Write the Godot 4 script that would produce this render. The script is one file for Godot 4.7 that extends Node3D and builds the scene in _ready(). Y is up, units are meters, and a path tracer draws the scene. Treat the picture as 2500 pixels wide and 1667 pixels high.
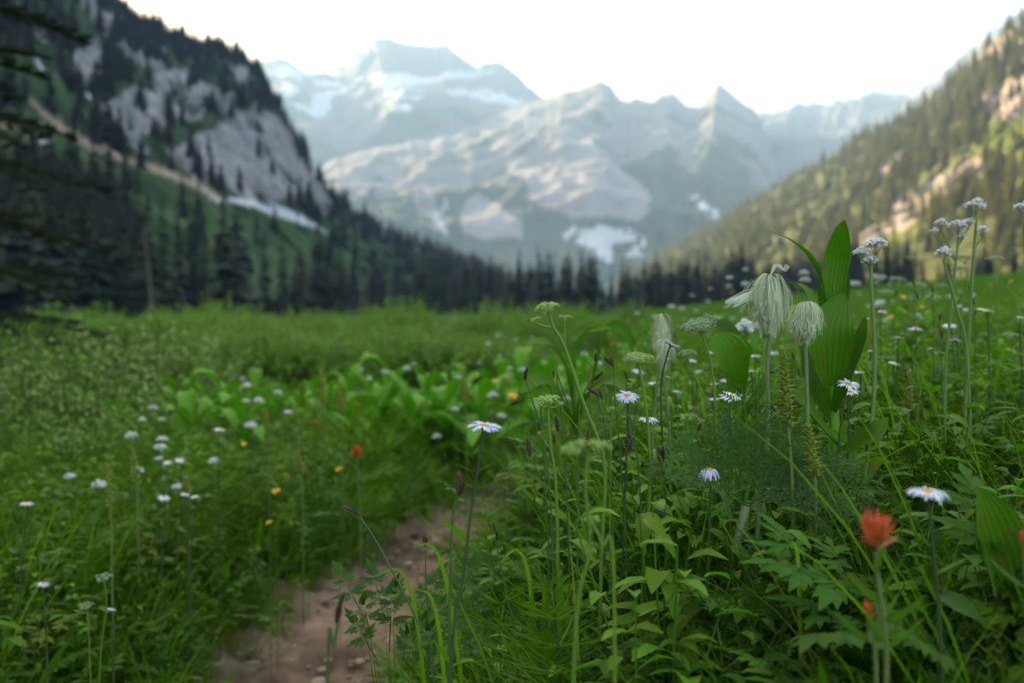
extends Node3D
# A shaded alpine meadow with a dirt trail, wildflowers near the lens, conifers and hazy mountains behind.

const FOCAL := 2430.0
const CAM_Y := 0.9
const PITCH := -1.73
var cam_xf := Transform3D()
var taken := {}
var rng := RandomNumberGenerator.new()
var M := {}
var fb := FastNoiseLite.new()
var fr := FastNoiseLite.new()
var cam: Camera3D

# ------------------------------------------------------------------ mesh builder
class MB:
	var v := PackedVector3Array()
	var n := PackedVector3Array()
	var c := PackedColorArray()
	var i := PackedInt32Array()
	func strip(left: PackedVector3Array, right: PackedVector3Array, col0: Color, col1: Color) -> void:
		var b := v.size()
		var m := left.size()
		for k in m:
			var a := left[maxi(k - 1, 0)].lerp(right[maxi(k - 1, 0)], 0.5)
			var e := left[mini(k + 1, m - 1)].lerp(right[mini(k + 1, m - 1)], 0.5)
			var nn := (e - a).cross(right[k] - left[k])
			if nn.length_squared() < 1e-20:
				nn = Vector3.UP
			nn = nn.normalized()
			var cc := col0.lerp(col1, float(k) / (m - 1))
			v.append(left[k]); v.append(right[k])
			n.append(nn); n.append(nn)
			c.append(cc); c.append(cc)
			if k < m - 1:
				var q := b + 2 * k
				i.append_array([q, q + 2, q + 1, q + 1, q + 2, q + 3])
	func tri(p: Vector3, q: Vector3, r: Vector3, col: Color) -> void:
		var b := v.size()
		var nn := (r - p).cross(q - p)
		nn = nn.normalized() if nn.length_squared() > 1e-22 else Vector3.UP
		for t in [p, q, r]:
			v.append(t); n.append(nn); c.append(col)
		i.append_array([b, b + 1, b + 2])
	func tube(pts: PackedVector3Array, rad: PackedFloat32Array, sides: int, col0: Color, col1: Color) -> void:
		var b := v.size()
		var m := pts.size()
		for k in m:
			var t := (pts[mini(k + 1, m - 1)] - pts[maxi(k - 1, 0)]).normalized()
			var s := t.cross(Vector3(0.31, 0.17, 0.93)).normalized()
			var w := t.cross(s)
			var cc := col0.lerp(col1, float(k) / (m - 1))
			for j in sides:
				var a := TAU * j / sides
				var d := s * cos(a) + w * sin(a)
				v.append(pts[k] + d * rad[k]); n.append(d); c.append(cc)
				if k < m - 1:
					var q := b + k * sides + j
					var q2 := b + k * sides + (j + 1) % sides
					i.append_array([q, q2, q + sides, q2, q2 + sides, q + sides])
	func blob(at: Vector3, r: Vector3, lat: int, lon: int, col0: Color, col1: Color, basis := Basis()) -> void:
		var b := v.size()
		for a in lat + 1:
			var th := PI * a / lat
			for o in lon:
				var ph := TAU * o / lon
				var d := Vector3(sin(th) * cos(ph), cos(th), sin(th) * sin(ph))
				v.append(at + basis * (d * r)); n.append((basis * (d / r)).normalized()); c.append(col0.lerp(col1, float(a) / lat))
				if a < lat:
					var q := b + a * lon + o
					var q2 := b + a * lon + (o + 1) % lon
					i.append_array([q, q + lon, q2, q2, q + lon, q2 + lon])
	func add(o: MB, xf: Transform3D, tint := Color.WHITE) -> void:
		var b := v.size()
		for k in o.v.size():
			v.append(xf * o.v[k]); n.append((xf.basis * o.n[k]).normalized()); c.append(o.c[k] * tint)
		for k in o.i.size():
			i.append(o.i[k] + b)
	func mesh() -> ArrayMesh:
		# wind every face so that its front agrees with its normals
		for k in range(0, i.size(), 3):
			var p := v[i[k]]
			if (v[i[k + 2]] - p).cross(v[i[k + 1]] - p).dot(n[i[k]] + n[i[k + 1]] + n[i[k + 2]]) < 0.0:
				var sw := i[k + 1]
				i[k + 1] = i[k + 2]
				i[k + 2] = sw
		var a := []
		a.resize(Mesh.ARRAY_MAX)
		a[Mesh.ARRAY_VERTEX] = v; a[Mesh.ARRAY_NORMAL] = n; a[Mesh.ARRAY_COLOR] = c; a[Mesh.ARRAY_INDEX] = i
		var m := ArrayMesh.new()
		m.add_surface_from_arrays(Mesh.PRIMITIVE_TRIANGLES, a)
		return m

# ------------------------------------------------------------------ scene helpers
func rf(a: float, b: float) -> float:
	return rng.randf_range(a, b)

func numbered(s: String) -> String:
	var k: int = taken.get(s, 0)
	taken[s] = k + 1
	return s if k == 0 else "%s_%03d" % [s, k]

func thing(called: String, label: String, category: String, at := Vector3.ZERO, group := "") -> Node3D:
	var o := Node3D.new()
	o.name = numbered(called)
	add_child(o)
	o.position = at
	o.set_meta("label", label)
	o.set_meta("category", category)
	if group != "":
		o.set_meta("group", group)
	return o

func part(parent: Node3D, called: String, mesh: Mesh, mat: Material, xf := Transform3D()) -> MeshInstance3D:
	var o := MeshInstance3D.new()
	o.name = called
	o.mesh = mesh
	o.material_override = mat
	o.transform = xf
	parent.add_child(o, true)
	return o

func structure(called: String, mesh: Mesh, mat: Material, label: String) -> MeshInstance3D:
	var o := part(self, numbered(called), mesh, mat)
	o.set_meta("kind", "structure")
	o.set_meta("label", label)
	return o

func copy(src: Node3D, at: Vector3, turn: float, sc: float, label: String, group: String) -> Node3D:
	var base := str(src.name).rstrip("0123456789").trim_suffix("_")
	var o: Node3D = src.duplicate()
	o.name = numbered(base)
	add_child(o)
	o.transform = Transform3D(Basis(Vector3.UP, turn).scaled(Vector3.ONE * sc), at)
	o.set_meta("label", label)
	o.set_meta("group", group)
	return o

func stuff(called: String, mesh: Mesh, mat: Material, xfs: Array, cols: Array, label: String, category: String) -> void:
	if xfs.is_empty():
		return
	var mm := MultiMesh.new()
	mm.transform_format = MultiMesh.TRANSFORM_3D
	mm.use_colors = true
	mm.mesh = mesh
	mm.instance_count = xfs.size()
	for k in xfs.size():
		mm.set_instance_transform(k, xfs[k])
		mm.set_instance_color(k, cols[k])
	var o := MultiMeshInstance3D.new()
	o.name = numbered(called)
	o.multimesh = mm
	o.material_override = mat
	add_child(o)
	o.set_meta("kind", "stuff")
	o.set_meta("label", label)
	o.set_meta("category", category)

func mat(rough: float, back := Color(0, 0, 0), spec := 0.5) -> StandardMaterial3D:
	var m := StandardMaterial3D.new()
	m.vertex_color_use_as_albedo = true
	m.roughness = rough
	m.metallic_specular = spec
	m.cull_mode = BaseMaterial3D.CULL_DISABLED
	if back.r + back.g + back.b > 0.0:
		m.backlight_enabled = true
		m.backlight = back
	return m

# a pixel of the photograph (2500 wide) at a given distance ahead
func P(px: float, py: float, d: float) -> Vector3:
	var r := cam_xf.basis * Vector3((px - 1250.0) / FOCAL, (833.5 - py) / FOCAL, -1.0)
	return cam_xf.origin + r * (d / -r.z)

func pixel_of(p: Vector3) -> Vector2:
	var q := cam_xf.affine_inverse() * p
	return Vector2(1250.0 + FOCAL * q.x / -q.z, 833.5 - FOCAL * q.y / -q.z)

func smooth(a: float, b: float, x: float) -> float:
	return smoothstep(a, b, x)

var PATHS := [[-6.0, 0.3], [-1.0, -0.2], [1.0, -0.5], [2.41, -0.48], [2.95, -0.4], [3.4, -0.3], [4.04, -0.19], [4.96, 0.02], [5.6, 0.2], [7.0, 0.62], [9.5, 1.05], [14.0, 1.4], [400.0, 40.0]]
func path_x(d: float) -> float:
	for k in PATHS.size() - 1:
		if d <= PATHS[k + 1][0]:
			var t: float = clampf((d - PATHS[k][0]) / (PATHS[k + 1][0] - PATHS[k][0]), 0, 1)
			return lerpf(PATHS[k][1], PATHS[k + 1][1], t)
	return 0.1 * d

func path_half(d: float) -> float:
	return 0.195 + 0.03 * sin(d * 2.3) - 0.012 * clampf(d - 3.0, 0.0, 4.0)

func G(x: float, z: float) -> float:
	var d := -z
	var t := x - path_x(d)
	var h := 0.0
	if t > 0.0:
		h = 0.36 * smooth(0.12, 0.85, t) + 0.1 * maxf(0.0, t - 0.5)
	else:
		h = 0.06 * smooth(0.12, 0.6, -t) - 0.012 * minf(maxf(0.0, -t - 2.0), 30.0)
	h += 0.035 * fb.get_noise_2d(x * 60.0, z * 60.0) * smooth(0.15, 0.5, absf(t))
	h -= 0.35 * smooth(10.0, 70.0, d) * (1.0 - smooth(0.0, 6.0, t))
	h += 0.25 * fb.get_noise_2d(x * 3.0, z * 3.0) * smooth(8.0, 40.0, Vector2(x, z).length())
	return h

# ------------------------------------------------------------------ leaves and stems
func bez(a: Vector3, b: Vector3, c: Vector3, n: int) -> PackedVector3Array:
	var o := PackedVector3Array()
	for k in n + 1:
		var t := float(k) / n
		o.append(a * (1 - t) * (1 - t) + b * 2 * t * (1 - t) + c * t * t)
	return o

func poly_curve(pts: Array, n: int) -> PackedVector3Array:
	var cv := Curve3D.new()
	for k in pts.size():
		var a: Vector3 = pts[maxi(k - 1, 0)]
		var b: Vector3 = pts[mini(k + 1, pts.size() - 1)]
		var t := (b - a) / 6.0
		cv.add_point(pts[k], -t, t)
	var o := PackedVector3Array()
	for k in n + 1:
		var f := float(k) / n * (pts.size() - 1)
		o.append(cv.samplef(f))
	return o

func stem_mesh(mb: MB, pts: PackedVector3Array, r0: float, r1: float, c0: Color, c1: Color, sides := 6) -> void:
	var rad := PackedFloat32Array()
	for k in pts.size():
		rad.append(lerpf(r0, r1, float(k) / (pts.size() - 1)))
	mb.tube(pts, rad, sides, c0, c1)

# pleated broad leaf along a spine; face is roughly where the upper side looks
func broad_leaf(mb: MB, spine: PackedVector3Array, width: float, face: Vector3, cross: int, pleat: float, cup: float, c0: Color, c1: Color, wide_at := 0.4, twist := 0.0, base_w := 0.25) -> void:
	var b := mb.v.size()
	var m := spine.size()
	for k in m:
		var t := float(k) / (m - 1)
		var tan := (spine[mini(k + 1, m - 1)] - spine[maxi(k - 1, 0)]).normalized()
		var side := tan.cross(face).normalized()
		var up := side.cross(tan).normalized()
		var tw := twist * t
		var s2 := side * cos(tw) + up * sin(tw)
		var u2 := up * cos(tw) - side * sin(tw)
		var w: float
		if t < wide_at:
			w = lerpf(base_w, 1.0, sin(t / wide_at * PI * 0.5))
		else:
			w = pow(maxf(0.0, cos((t - wide_at) / (1.0 - wide_at) * PI * 0.5)), 0.85)
		w = maxf(w * width * 0.5, 0.0004)
		for j in cross + 1:
			var s := 2.0 * j / cross - 1.0
			var zig: float = [0.0, 1.0, 0.0, -1.0][j % 4] * pleat * w
			var wave := 0.13 * w * s * absf(s) * sin(t * 11.0 + width * 900.0 + s * 1.3)
			var p := spine[k] + s2 * (s * w * (1.0 + 0.04 * sin(t * 23.0 + width * 500.0))) + u2 * (cup * w * s * s + zig + wave)
			mb.v.append(p); mb.n.append(u2)
			var cl := c0.lerp(c1, t)
			if cross >= 28:
				var bl := smooth(0.28, 0.5, fb.get_noise_3d(p.x * 5200.0, p.y * 5200.0, p.z * 5200.0)) * 0.7 + smooth(0.93, 1.0, t) * 0.8
				cl = cl.lerp(Color(0.16, 0.12, 0.03), minf(bl, 0.85))
			mb.c.append(cl)
			if k < m - 1 and j < cross:
				var q := b + k * (cross + 1) + j
				mb.i.append_array([q, q + cross + 1, q + 1, q + 1, q + cross + 1, q + cross + 2])
	# true normals of the pleats
	for k in m:
		for j in cross + 1:
			var q := b + k * (cross + 1) + j
			var dj := mb.v[q + (1 if j < cross else 0)] - mb.v[q - (1 if j > 0 else 0)]
			var dk := mb.v[q + (cross + 1 if k < m - 1 else 0)] - mb.v[q - (cross + 1 if k > 0 else 0)]
			var nn := dk.cross(dj)
			if nn.length_squared() > 1e-18:
				mb.n[q] = -nn.normalized() if nn.dot(mb.n[q]) < 0 else nn.normalized()

func blade(mb: MB, base: Vector3, tip: Vector3, sag: Vector3, width: float, c0: Color, c1: Color, segs := 4, side := Vector3.ZERO) -> void:
	var mid := base.lerp(tip, 0.55) + sag
	var sp := bez(base, mid, tip, segs)
	var sd := side
	if sd == Vector3.ZERO:
		sd = (tip - base).cross(Vector3(rf(-1, 1), rf(-0.3, 0.3), rf(-1, 1))).normalized()
	var l := PackedVector3Array()
	var r := PackedVector3Array()
	for k in sp.size():
		var t := float(k) / segs
		var w := width * 0.5 * (1.0 - t * t) * lerpf(0.7, 1.0, minf(1.0, t * 3.0)) + 0.00015
		l.append(sp[k] - sd * w)
		r.append(sp[k] + sd * w)
	mb.strip(l, r, c0, c1)

# flat leaflet: pointed oval made of a folded pair of strips
func leaflet(mb: MB, base: Vector3, dir: Vector3, up: Vector3, length: float, width: float, col: Color, fold := 0.18, segs := 3) -> void:
	var sd := dir.cross(up).normalized()
	var u := sd.cross(dir).normalized()
	var l := PackedVector3Array()
	var m := PackedVector3Array()
	var r := PackedVector3Array()
	for k in segs + 1:
		var t := float(k) / segs
		var w := width * 0.5 * (sin(PI * pow(t, 0.8)) if k < segs else 0.02) + width * 0.03
		var c := base + dir * (length * t) - u * (length * 0.22 * t * t)
		l.append(c - sd * w + u * w * fold); m.append(c); r.append(c + sd * w + u * w * fold)
	mb.strip(l, m, col, col)
	mb.strip(m, r, col * Color(0.93, 0.95, 0.93), col)

# a lobed leaf: rachis with toothed, cut leaflets
func lobed_leaf(mb: MB, base: Vector3, dir: Vector3, up: Vector3, length: float, col: Color) -> void:
	var sd := dir.cross(up).normalized()
	blade(mb, base, base + dir * length * 0.75, Vector3.ZERO, 0.0022, col, col, 2, sd)
	for j in 5:
		var t: float = [0.42, 0.42, 0.68, 0.68, 0.75][j]
		var s: float = [-1.0, 1.0, -1.0, 1.0, 0.0][j]
		var ln: float = length * [0.34, 0.34, 0.27, 0.27, 0.36][j]
		var d2 := (dir * (0.55 if s != 0.0 else 1.0) + sd * s * 0.85 - up * 0.12).normalized()
		var o := base + dir * length * t
		for q in 5:
			var a: float = [-0.95, -0.5, 0.0, 0.5, 0.95][q]
			var d3 := d2.rotated(up, a)
			leaflet(mb, o + d2 * ln * (0.12 + 0.3 * (1.0 - absf(a))), d3, up, ln * (0.75 - 0.3 * absf(a)), ln * 0.3, col * rf(0.85, 1.15), 0.12, 2)

# a finely cut feathery frond
func frond(mb: MB, base: Vector3, dir: Vector3, up: Vector3, length: float, col: Color, pairs := 9, fine := 5) -> void:
	var sd := dir.cross(up).normalized()
	var u := sd.cross(dir).normalized()
	var sp := bez(base, base + dir * length * 0.5 + u * length * 0.16, base + dir * length, 6)
	var l := PackedVector3Array(); var r := PackedVector3Array()
	for k in sp.size():
		var w := 0.0014 * (1.0 - 0.7 * k / 6.0)
		l.append(sp[k] - sd * w); r.append(sp[k] + sd * w)
	mb.strip(l, r, col, col)
	for j in pairs:
		var t := lerpf(0.22, 0.97, float(j) / (pairs - 1))
		var at := sp[int(t * 6.0)].lerp(sp[mini(int(t * 6.0) + 1, 6)], t * 6.0 - int(t * 6.0))
		var ln := length * 0.36 * sin(PI * (0.18 + 0.78 * t)) + length * 0.03
		for s in [-1.0, 1.0]:
			var d2: Vector3 = (dir * 0.7 + sd * s + u * rf(-0.1, 0.45)).normalized()
			blade(mb, at, at + d2 * ln, -u * ln * 0.05, 0.0014, col, col, 2, d2.cross(u).normalized())
			for q in fine:
				var tq := lerpf(0.25, 1.0, float(q) / (fine - 1))
				for s2 in [-1.0, 1.0]:
					var d3: Vector3 = (d2 * 0.9 + d2.cross(u) * s2 * 0.75 + u * rf(-0.2, 0.4)).normalized()
					var b3: Vector3 = at + d2 * ln * tq
					var l3 := ln * 0.3 * (1.1 - 0.5 * tq)
					var w3: Vector3 = d3.cross(u).normalized() * 0.0012
					mb.tri(b3 - w3, b3 + w3, b3 + d3 * l3, col * rf(0.8, 1.2))

func yaw_dir(a: float, lift: float) -> Vector3:
	return Vector3(cos(a) * cos(lift), sin(lift), sin(a) * cos(lift))

# ------------------------------------------------------------------ mountains
func column_at(cols: Array, u: float) -> Array:
	var f := u * (cols.size() - 1)
	var k := mini(int(f), cols.size() - 2)
	var t := f - k
	var a: Array = cols[k]
	var b: Array = cols[k + 1]
	return [(a[0] as Vector3).lerp(b[0], t), (a[1] as Vector3).lerp(b[1], t)]

# a mountainside between a foot line and a crest line, with a far side behind the crest
func mountain(cols: Array, nu: int, nv: int, nb: int, bulge: float, amp: float, freq: float, jag: float, paint: Callable) -> Dictionary:
	var rows := nv + nb + 1
	var mb := MB.new()
	mb.v.resize((nu + 1) * rows); mb.n.resize((nu + 1) * rows); mb.c.resize((nu + 1) * rows)
	for iu in nu + 1:
		var cf := column_at(cols, float(iu) / nu)
		var C: Vector3 = cf[0]
		var F: Vector3 = cf[1]
		C.y += jag * (fr.get_noise_2d(C.x * freq * 4.0, C.z * freq * 4.0) + 0.5 * fb.get_noise_2d(C.x * freq * 16.0, C.z * freq * 16.0))
		var out := F - C
		out.y = 0
		var run := out.length()
		out = out / maxf(run, 1.0)
		for iv in rows:
			var v := float(iv) / nv
			var p: Vector3
			if iv <= nv:
				p = F.lerp(C, v)
				p.y = F.y + (C.y - F.y) * pow(v, bulge)
				var w := sqrt(maxf(0.0, sin(PI * clampf(v, 0.0, 1.0)))) * amp
				var q := p * freq
				var h := fr.get_noise_3d(q.x, q.y * 0.6, q.z) + 0.2 * fr.get_noise_3d(q.x * 3.1, q.y * 1.6, q.z * 3.1) + 0.12 * fb.get_noise_3d(q.x * 9.0, q.y * 5.0, q.z * 9.0)
				p += (out * 0.8 + Vector3.UP * 0.35) * (h * w)
			else:
				var t := float(iv - nv) / nb
				p = C - out * (run * 0.9 * t)
				p.y = lerpf(C.y, F.y - 20.0, pow(t, 0.9)) + amp * 0.5 * sin(PI * t) * fr.get_noise_2d(p.x * freq, p.z * freq)
			mb.v[iu * rows + iv] = p
	for iu in nu + 1:
		for iv in rows:
			var k := iu * rows + iv
			var du := mb.v[mini(iu + 1, nu) * rows + iv] - mb.v[maxi(iu - 1, 0) * rows + iv]
			var dv := mb.v[iu * rows + mini(iv + 1, rows - 1)] - mb.v[iu * rows + maxi(iv - 1, 0)]
			var nn := du.cross(dv).normalized()
			mb.n[k] = nn if nn.y > 0.0 else -nn
			var p := mb.v[k]
			var px := Vector2(-9999, 0)
			if p.z < -1.0:
				px = pixel_of(p)
			mb.c[k] = paint.call(px, p, minf(float(iv) / nv, 1.0))
			if iu < nu and iv < rows - 1:
				mb.i.append_array([k, k + 1, k + rows, k + 1, k + rows + 1, k + rows])
	return {"mb": mb, "rows": rows, "nu": nu, "nv": nv}

func in_any(q: Vector2, polys: Array) -> bool:
	for p in polys:
		if Geometry2D.is_point_in_polygon(q, p):
			return true
	return false

func pv(a: Array) -> PackedVector2Array:
	var o := PackedVector2Array()
	for k in range(0, a.size(), 2):
		o.append(Vector2(a[k], a[k + 1]))
	return o

func band(pts: Array, half: float) -> PackedVector2Array:
	var up := PackedVector2Array()
	var dn := PackedVector2Array()
	for k in range(0, pts.size(), 2):
		var h := half * (0.35 if k == 0 or k >= pts.size() - 2 else 1.0)
		up.append(Vector2(pts[k] + h * 0.4, pts[k + 1] - h))
		dn.append(Vector2(pts[k] - h * 0.4, pts[k + 1] + h))
	dn.reverse()
	up.append_array(dn)
	return up

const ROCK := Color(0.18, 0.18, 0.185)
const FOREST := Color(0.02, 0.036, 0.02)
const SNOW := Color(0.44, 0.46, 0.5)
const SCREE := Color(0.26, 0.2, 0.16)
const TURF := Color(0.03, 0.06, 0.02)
var left_rock := []
var left_snow := []
var left_scree := []
var left_turf := []
var right_rock := []
var right_turf := []
var mid_rock := []
var mid_snow := []
var far_snow := []

func tone(c: Color, k: float) -> Color:
	return Color(c.r * k, c.g * k, c.b * k)

func wob(p: Vector3, f: float, a: float) -> Vector2:
	return Vector2(fb.get_noise_3d(p.x * f, p.y * f, p.z * f), fb.get_noise_3d(p.z * f + 91.0, p.x * f, p.y * f)) * a

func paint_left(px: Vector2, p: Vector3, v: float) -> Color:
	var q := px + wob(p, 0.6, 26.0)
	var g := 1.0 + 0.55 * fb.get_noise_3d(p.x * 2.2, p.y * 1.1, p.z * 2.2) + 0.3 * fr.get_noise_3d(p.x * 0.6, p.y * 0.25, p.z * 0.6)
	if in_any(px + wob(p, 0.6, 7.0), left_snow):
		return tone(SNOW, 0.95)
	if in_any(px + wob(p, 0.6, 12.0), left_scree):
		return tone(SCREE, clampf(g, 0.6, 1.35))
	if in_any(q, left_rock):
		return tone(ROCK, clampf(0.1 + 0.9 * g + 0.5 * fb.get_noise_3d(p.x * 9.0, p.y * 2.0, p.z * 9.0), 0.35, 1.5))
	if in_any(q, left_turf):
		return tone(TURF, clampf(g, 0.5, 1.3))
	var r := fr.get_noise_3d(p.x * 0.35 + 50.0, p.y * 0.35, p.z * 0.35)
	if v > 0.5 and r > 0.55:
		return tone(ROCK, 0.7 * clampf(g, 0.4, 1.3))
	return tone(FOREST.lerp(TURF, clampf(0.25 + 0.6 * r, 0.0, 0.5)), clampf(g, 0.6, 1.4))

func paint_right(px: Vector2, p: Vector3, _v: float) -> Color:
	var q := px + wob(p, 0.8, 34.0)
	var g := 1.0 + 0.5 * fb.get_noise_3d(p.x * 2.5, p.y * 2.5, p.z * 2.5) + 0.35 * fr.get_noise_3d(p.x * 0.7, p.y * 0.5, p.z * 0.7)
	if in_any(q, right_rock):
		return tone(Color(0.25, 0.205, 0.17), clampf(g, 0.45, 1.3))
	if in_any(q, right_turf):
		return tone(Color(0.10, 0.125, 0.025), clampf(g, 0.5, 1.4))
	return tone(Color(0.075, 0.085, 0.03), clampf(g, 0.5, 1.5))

func paint_far(px: Vector2, p: Vector3, v: float) -> Color:
	var q := px + wob(p, 0.12, 60.0)
	var g := 1.0 + 0.5 * fb.get_noise_3d(p.x * 0.5, p.y * 0.25, p.z * 0.5) + 0.4 * fr.get_noise_3d(p.x * 0.12, p.y * 0.06, p.z * 0.12)
	if in_any(q, far_snow):
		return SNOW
	var r := fr.get_noise_3d(p.x * 0.1, p.y * 0.1, p.z * 0.1)
	if v < 0.6 and r < 0.2 - 0.45 * v:
		return tone(Color(0.035, 0.06, 0.04), clampf(g, 0.5, 1.4))
	return tone(Color(0.105, 0.102, 0.105), clampf(0.5 + 0.5 * g, 0.6, 1.4))

func paint_mid(px: Vector2, p: Vector3, v: float) -> Color:
	var q := px + wob(p, 0.2, 40.0)
	var g := 1.0 + 0.5 * fb.get_noise_3d(p.x * 0.8, p.y * 0.5, p.z * 0.8) + 0.4 * fr.get_noise_3d(p.x * 0.2, p.y * 0.1, p.z * 0.2)
	if in_any(px + wob(p, 0.35, 46.0), mid_snow):
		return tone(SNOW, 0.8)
	if in_any(q, mid_rock):
		return tone(Color(0.17, 0.158, 0.16), clampf(0.4 + 0.6 * g, 0.55, 1.3))
	var r := fr.get_noise_3d(p.x * 0.13, p.y * 0.13, p.z * 0.13)
	if v < 0.28 + 0.25 * r or r < 0.2 - 0.6 * (v - 0.35):
		return tone(Color(0.022, 0.042, 0.03), clampf(g, 0.5, 1.5))
	return tone(Color(0.125, 0.12, 0.12), clampf(0.5 + 0.5 * g, 0.6, 1.4))

func on_sheet(s: Dictionary, u: float, v: float) -> Vector3:
	var mb: MB = s.mb
	var fu := clampf(u, 0.0, 0.9999) * float(s.nu)
	var fv := clampf(v, 0.0, 0.9999) * float(s.nv)
	var k := int(fu) * int(s.rows) + int(fv)
	var a := mb.v[k].lerp(mb.v[k + 1], fv - int(fv))
	var b := mb.v[k + int(s.rows)].lerp(mb.v[k + int(s.rows) + 1], fv - int(fv))
	return a.lerp(b, fu - int(fu))

# ------------------------------------------------------------------ conifers
# crown of unit height: whorls of drooping boughs, each a bent spray with side fingers
func crown_mesh(slim: float, tiers: int, per: int, gap: float, seed_k: int, needle := Color(0.015, 0.026, 0.015)) -> ArrayMesh:
	rng.seed = 7000 + seed_k
	var mb := MB.new()
	for k in tiers:
		var t := (k + rf(-0.35, 0.35)) / tiers
		var y := lerpf(0.06, 0.97, t)
		var rad := slim * pow(1.0 - t, 0.78) * rf(0.72, 1.2) + 0.006
		for j in per:
			if rf(0, 1) < gap:
				continue
			var a := TAU * (j + rf(-0.4, 0.4)) / per + k * 2.4
			var ln := rad * rf(0.7, 1.15)
			var o := Vector3(cos(a), 0, sin(a))
			var sd := Vector3(-sin(a), 0, cos(a))
			var dr := ln * rf(0.25, 0.6)
			var col := tone(needle, rf(0.6, 1.5))
			var c0 := Vector3(0, y + 0.012, 0)
			var c1 := c0 + o * ln * 0.6 - Vector3.UP * dr * 0.35
			var c2 := c0 + o * ln - Vector3.UP * dr
			var w := ln * rf(0.26, 0.4) + 0.004
			mb.tri(c0, c1 + sd * w - Vector3.UP * dr * 0.25, c1, col)
			mb.tri(c0, c1, c1 - sd * w - Vector3.UP * dr * 0.25, col)
			mb.tri(c1 + sd * w - Vector3.UP * dr * 0.25, c2, c1, col)
			mb.tri(c1, c2, c1 - sd * w - Vector3.UP * dr * 0.25, col)
			mb.tri(c1 + sd * w * 0.4, c1 - sd * w * 0.4, c1 + o * ln * 0.1 - Vector3.UP * (dr * 0.6 + 0.012), tone(col, 0.8))
	mb.tri(Vector3(-0.006, 0.93, 0), Vector3(0.006, 0.93, 0), Vector3(0, 1.0, 0), Color(0.04, 0.06, 0.03))
	mb.tri(Vector3(0, 0.93, -0.006), Vector3(0, 0.93, 0.006), Vector3(0, 1.0, 0), Color(0.04, 0.06, 0.03))
	return mb.mesh()

var crowns := []
var gold_crowns := []
var trunk_m: ArrayMesh
func conifer(at: Vector3, h: float, label: String, group: String, called := "conifer_tree", golden := false) -> Node3D:
	var k := rng.randi() % crowns.size()
	if group != "":
		label = ["slim", "plain", "broad", "ragged", "bushy", "thin ragged", "full"][k] + (" tall " if h > 21.0 else (" " if h > 14.0 else " short ")) + label
	var o := thing(called, label, "conifer", at, group)
	var xf := Transform3D(Basis(Vector3.UP, rf(0, TAU)).scaled(Vector3(h * rf(0.85, 1.15), h, h * rf(0.85, 1.15))), Vector3.ZERO)
	part(o, "trunk", trunk_m, M.bark, Transform3D(Basis().scaled(Vector3(h, h, h)), Vector3.ZERO))
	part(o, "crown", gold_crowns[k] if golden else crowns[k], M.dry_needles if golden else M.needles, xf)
	return o

func tree_xf(at: Vector3, h: float) -> Transform3D:
	return Transform3D(Basis(Vector3.UP, rf(0, TAU)).scaled(Vector3(h * rf(0.8, 1.2), h, h * rf(0.8, 1.2))), at)

func polar_ground() -> ArrayMesh:
	var mb := MB.new()
	var na := 300
	var nr := 170
	for r in nr + 1:
		var d := 0.15 * pow(3200.0 / 0.15, float(r) / nr)
		for a in na:
			var th := TAU * a / na
			var x := d * sin(th)
			var z := -d * cos(th)
			var far := smooth(60.0, 220.0, d)
			var y := G(x, z) * (1.0 - far) + far * (minf(0.1 * maxf(0.0, x - 0.1 * -z), 60.0) - 0.6) - 0.03
			if d > 500.0:
				y -= (d - 500.0) * 0.012
			var t := absf(x - path_x(-z))
			if d < 16.0 and t < 0.5:
				y -= 0.05 * (1.0 - smooth(0.15, 0.5, t))
			mb.v.append(Vector3(x, y, z))
			var e := 0.02 + d * 0.01
			mb.n.append(Vector3(-(G(x + e, z) - G(x - e, z)) / (2 * e), 1.0, -(G(x, z + e) - G(x, z - e)) / (2 * e)).normalized())
			var gg := 1.0 + 0.5 * fb.get_noise_2d(x * 20.0, z * 20.0)
			mb.c.append(tone(Color(0.04, 0.055, 0.018), gg))
			if r < nr:
				var q := r * na + a
				var q2 := r * na + (a + 1) % na
				mb.i.append_array([q, q + na, q2, q2, q + na, q2 + na])
	return mb.mesh()

func path_mesh() -> ArrayMesh:
	var mb := MB.new()
	var nl := 620
	var nw := 60
	for k in nl + 1:
		var d := 0.4 + 11.0 * pow(float(k) / nl, 1.3)
		var hw := path_half(d) + 0.2
		for j in nw + 1:
			var s := 2.0 * j / nw - 1.0
			var x := path_x(d) + s * hw
			var edge := smooth(0.45, 0.95, absf(s))
			var f := 0.032 * fb.get_noise_2d(x * 520.0, d * 420.0) + 0.045 * fb.get_noise_2d(x * 130.0, d * 100.0) + 0.02 * fr.get_noise_2d(x * 200.0, d * 200.0)
			mb.v.append(Vector3(x, 0.004 + f - 0.012 * (1.0 - edge) + edge * 0.03, -d))
			mb.n.append(Vector3.UP)
			var g := 1.0 + 0.9 * fb.get_noise_2d(x * 140.0, d * 90.0) + 0.7 * fb.get_noise_2d(x * 700.0, d * 600.0)
			mb.c.append(tone(Color(0.185, 0.12, 0.078), clampf(g, 0.45, 1.7)))
			if k < nl and j < nw:
				var q := k * (nw + 1) + j
				mb.i.append_array([q, q + nw + 1, q + 1, q + 1, q + nw + 1, q + nw + 2])
	for k in nl + 1:
		for j in nw + 1:
			var q := k * (nw + 1) + j
			var dj := mb.v[q + (1 if j < nw else 0)] - mb.v[q - (1 if j > 0 else 0)]
			var dk := mb.v[q + (nw + 1 if k < nl else 0)] - mb.v[q - (nw + 1 if k > 0 else 0)]
			var nn := dj.cross(dk).normalized()
			mb.n[q] = nn if nn.y > 0 else -nn
	return mb.mesh()

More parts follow.
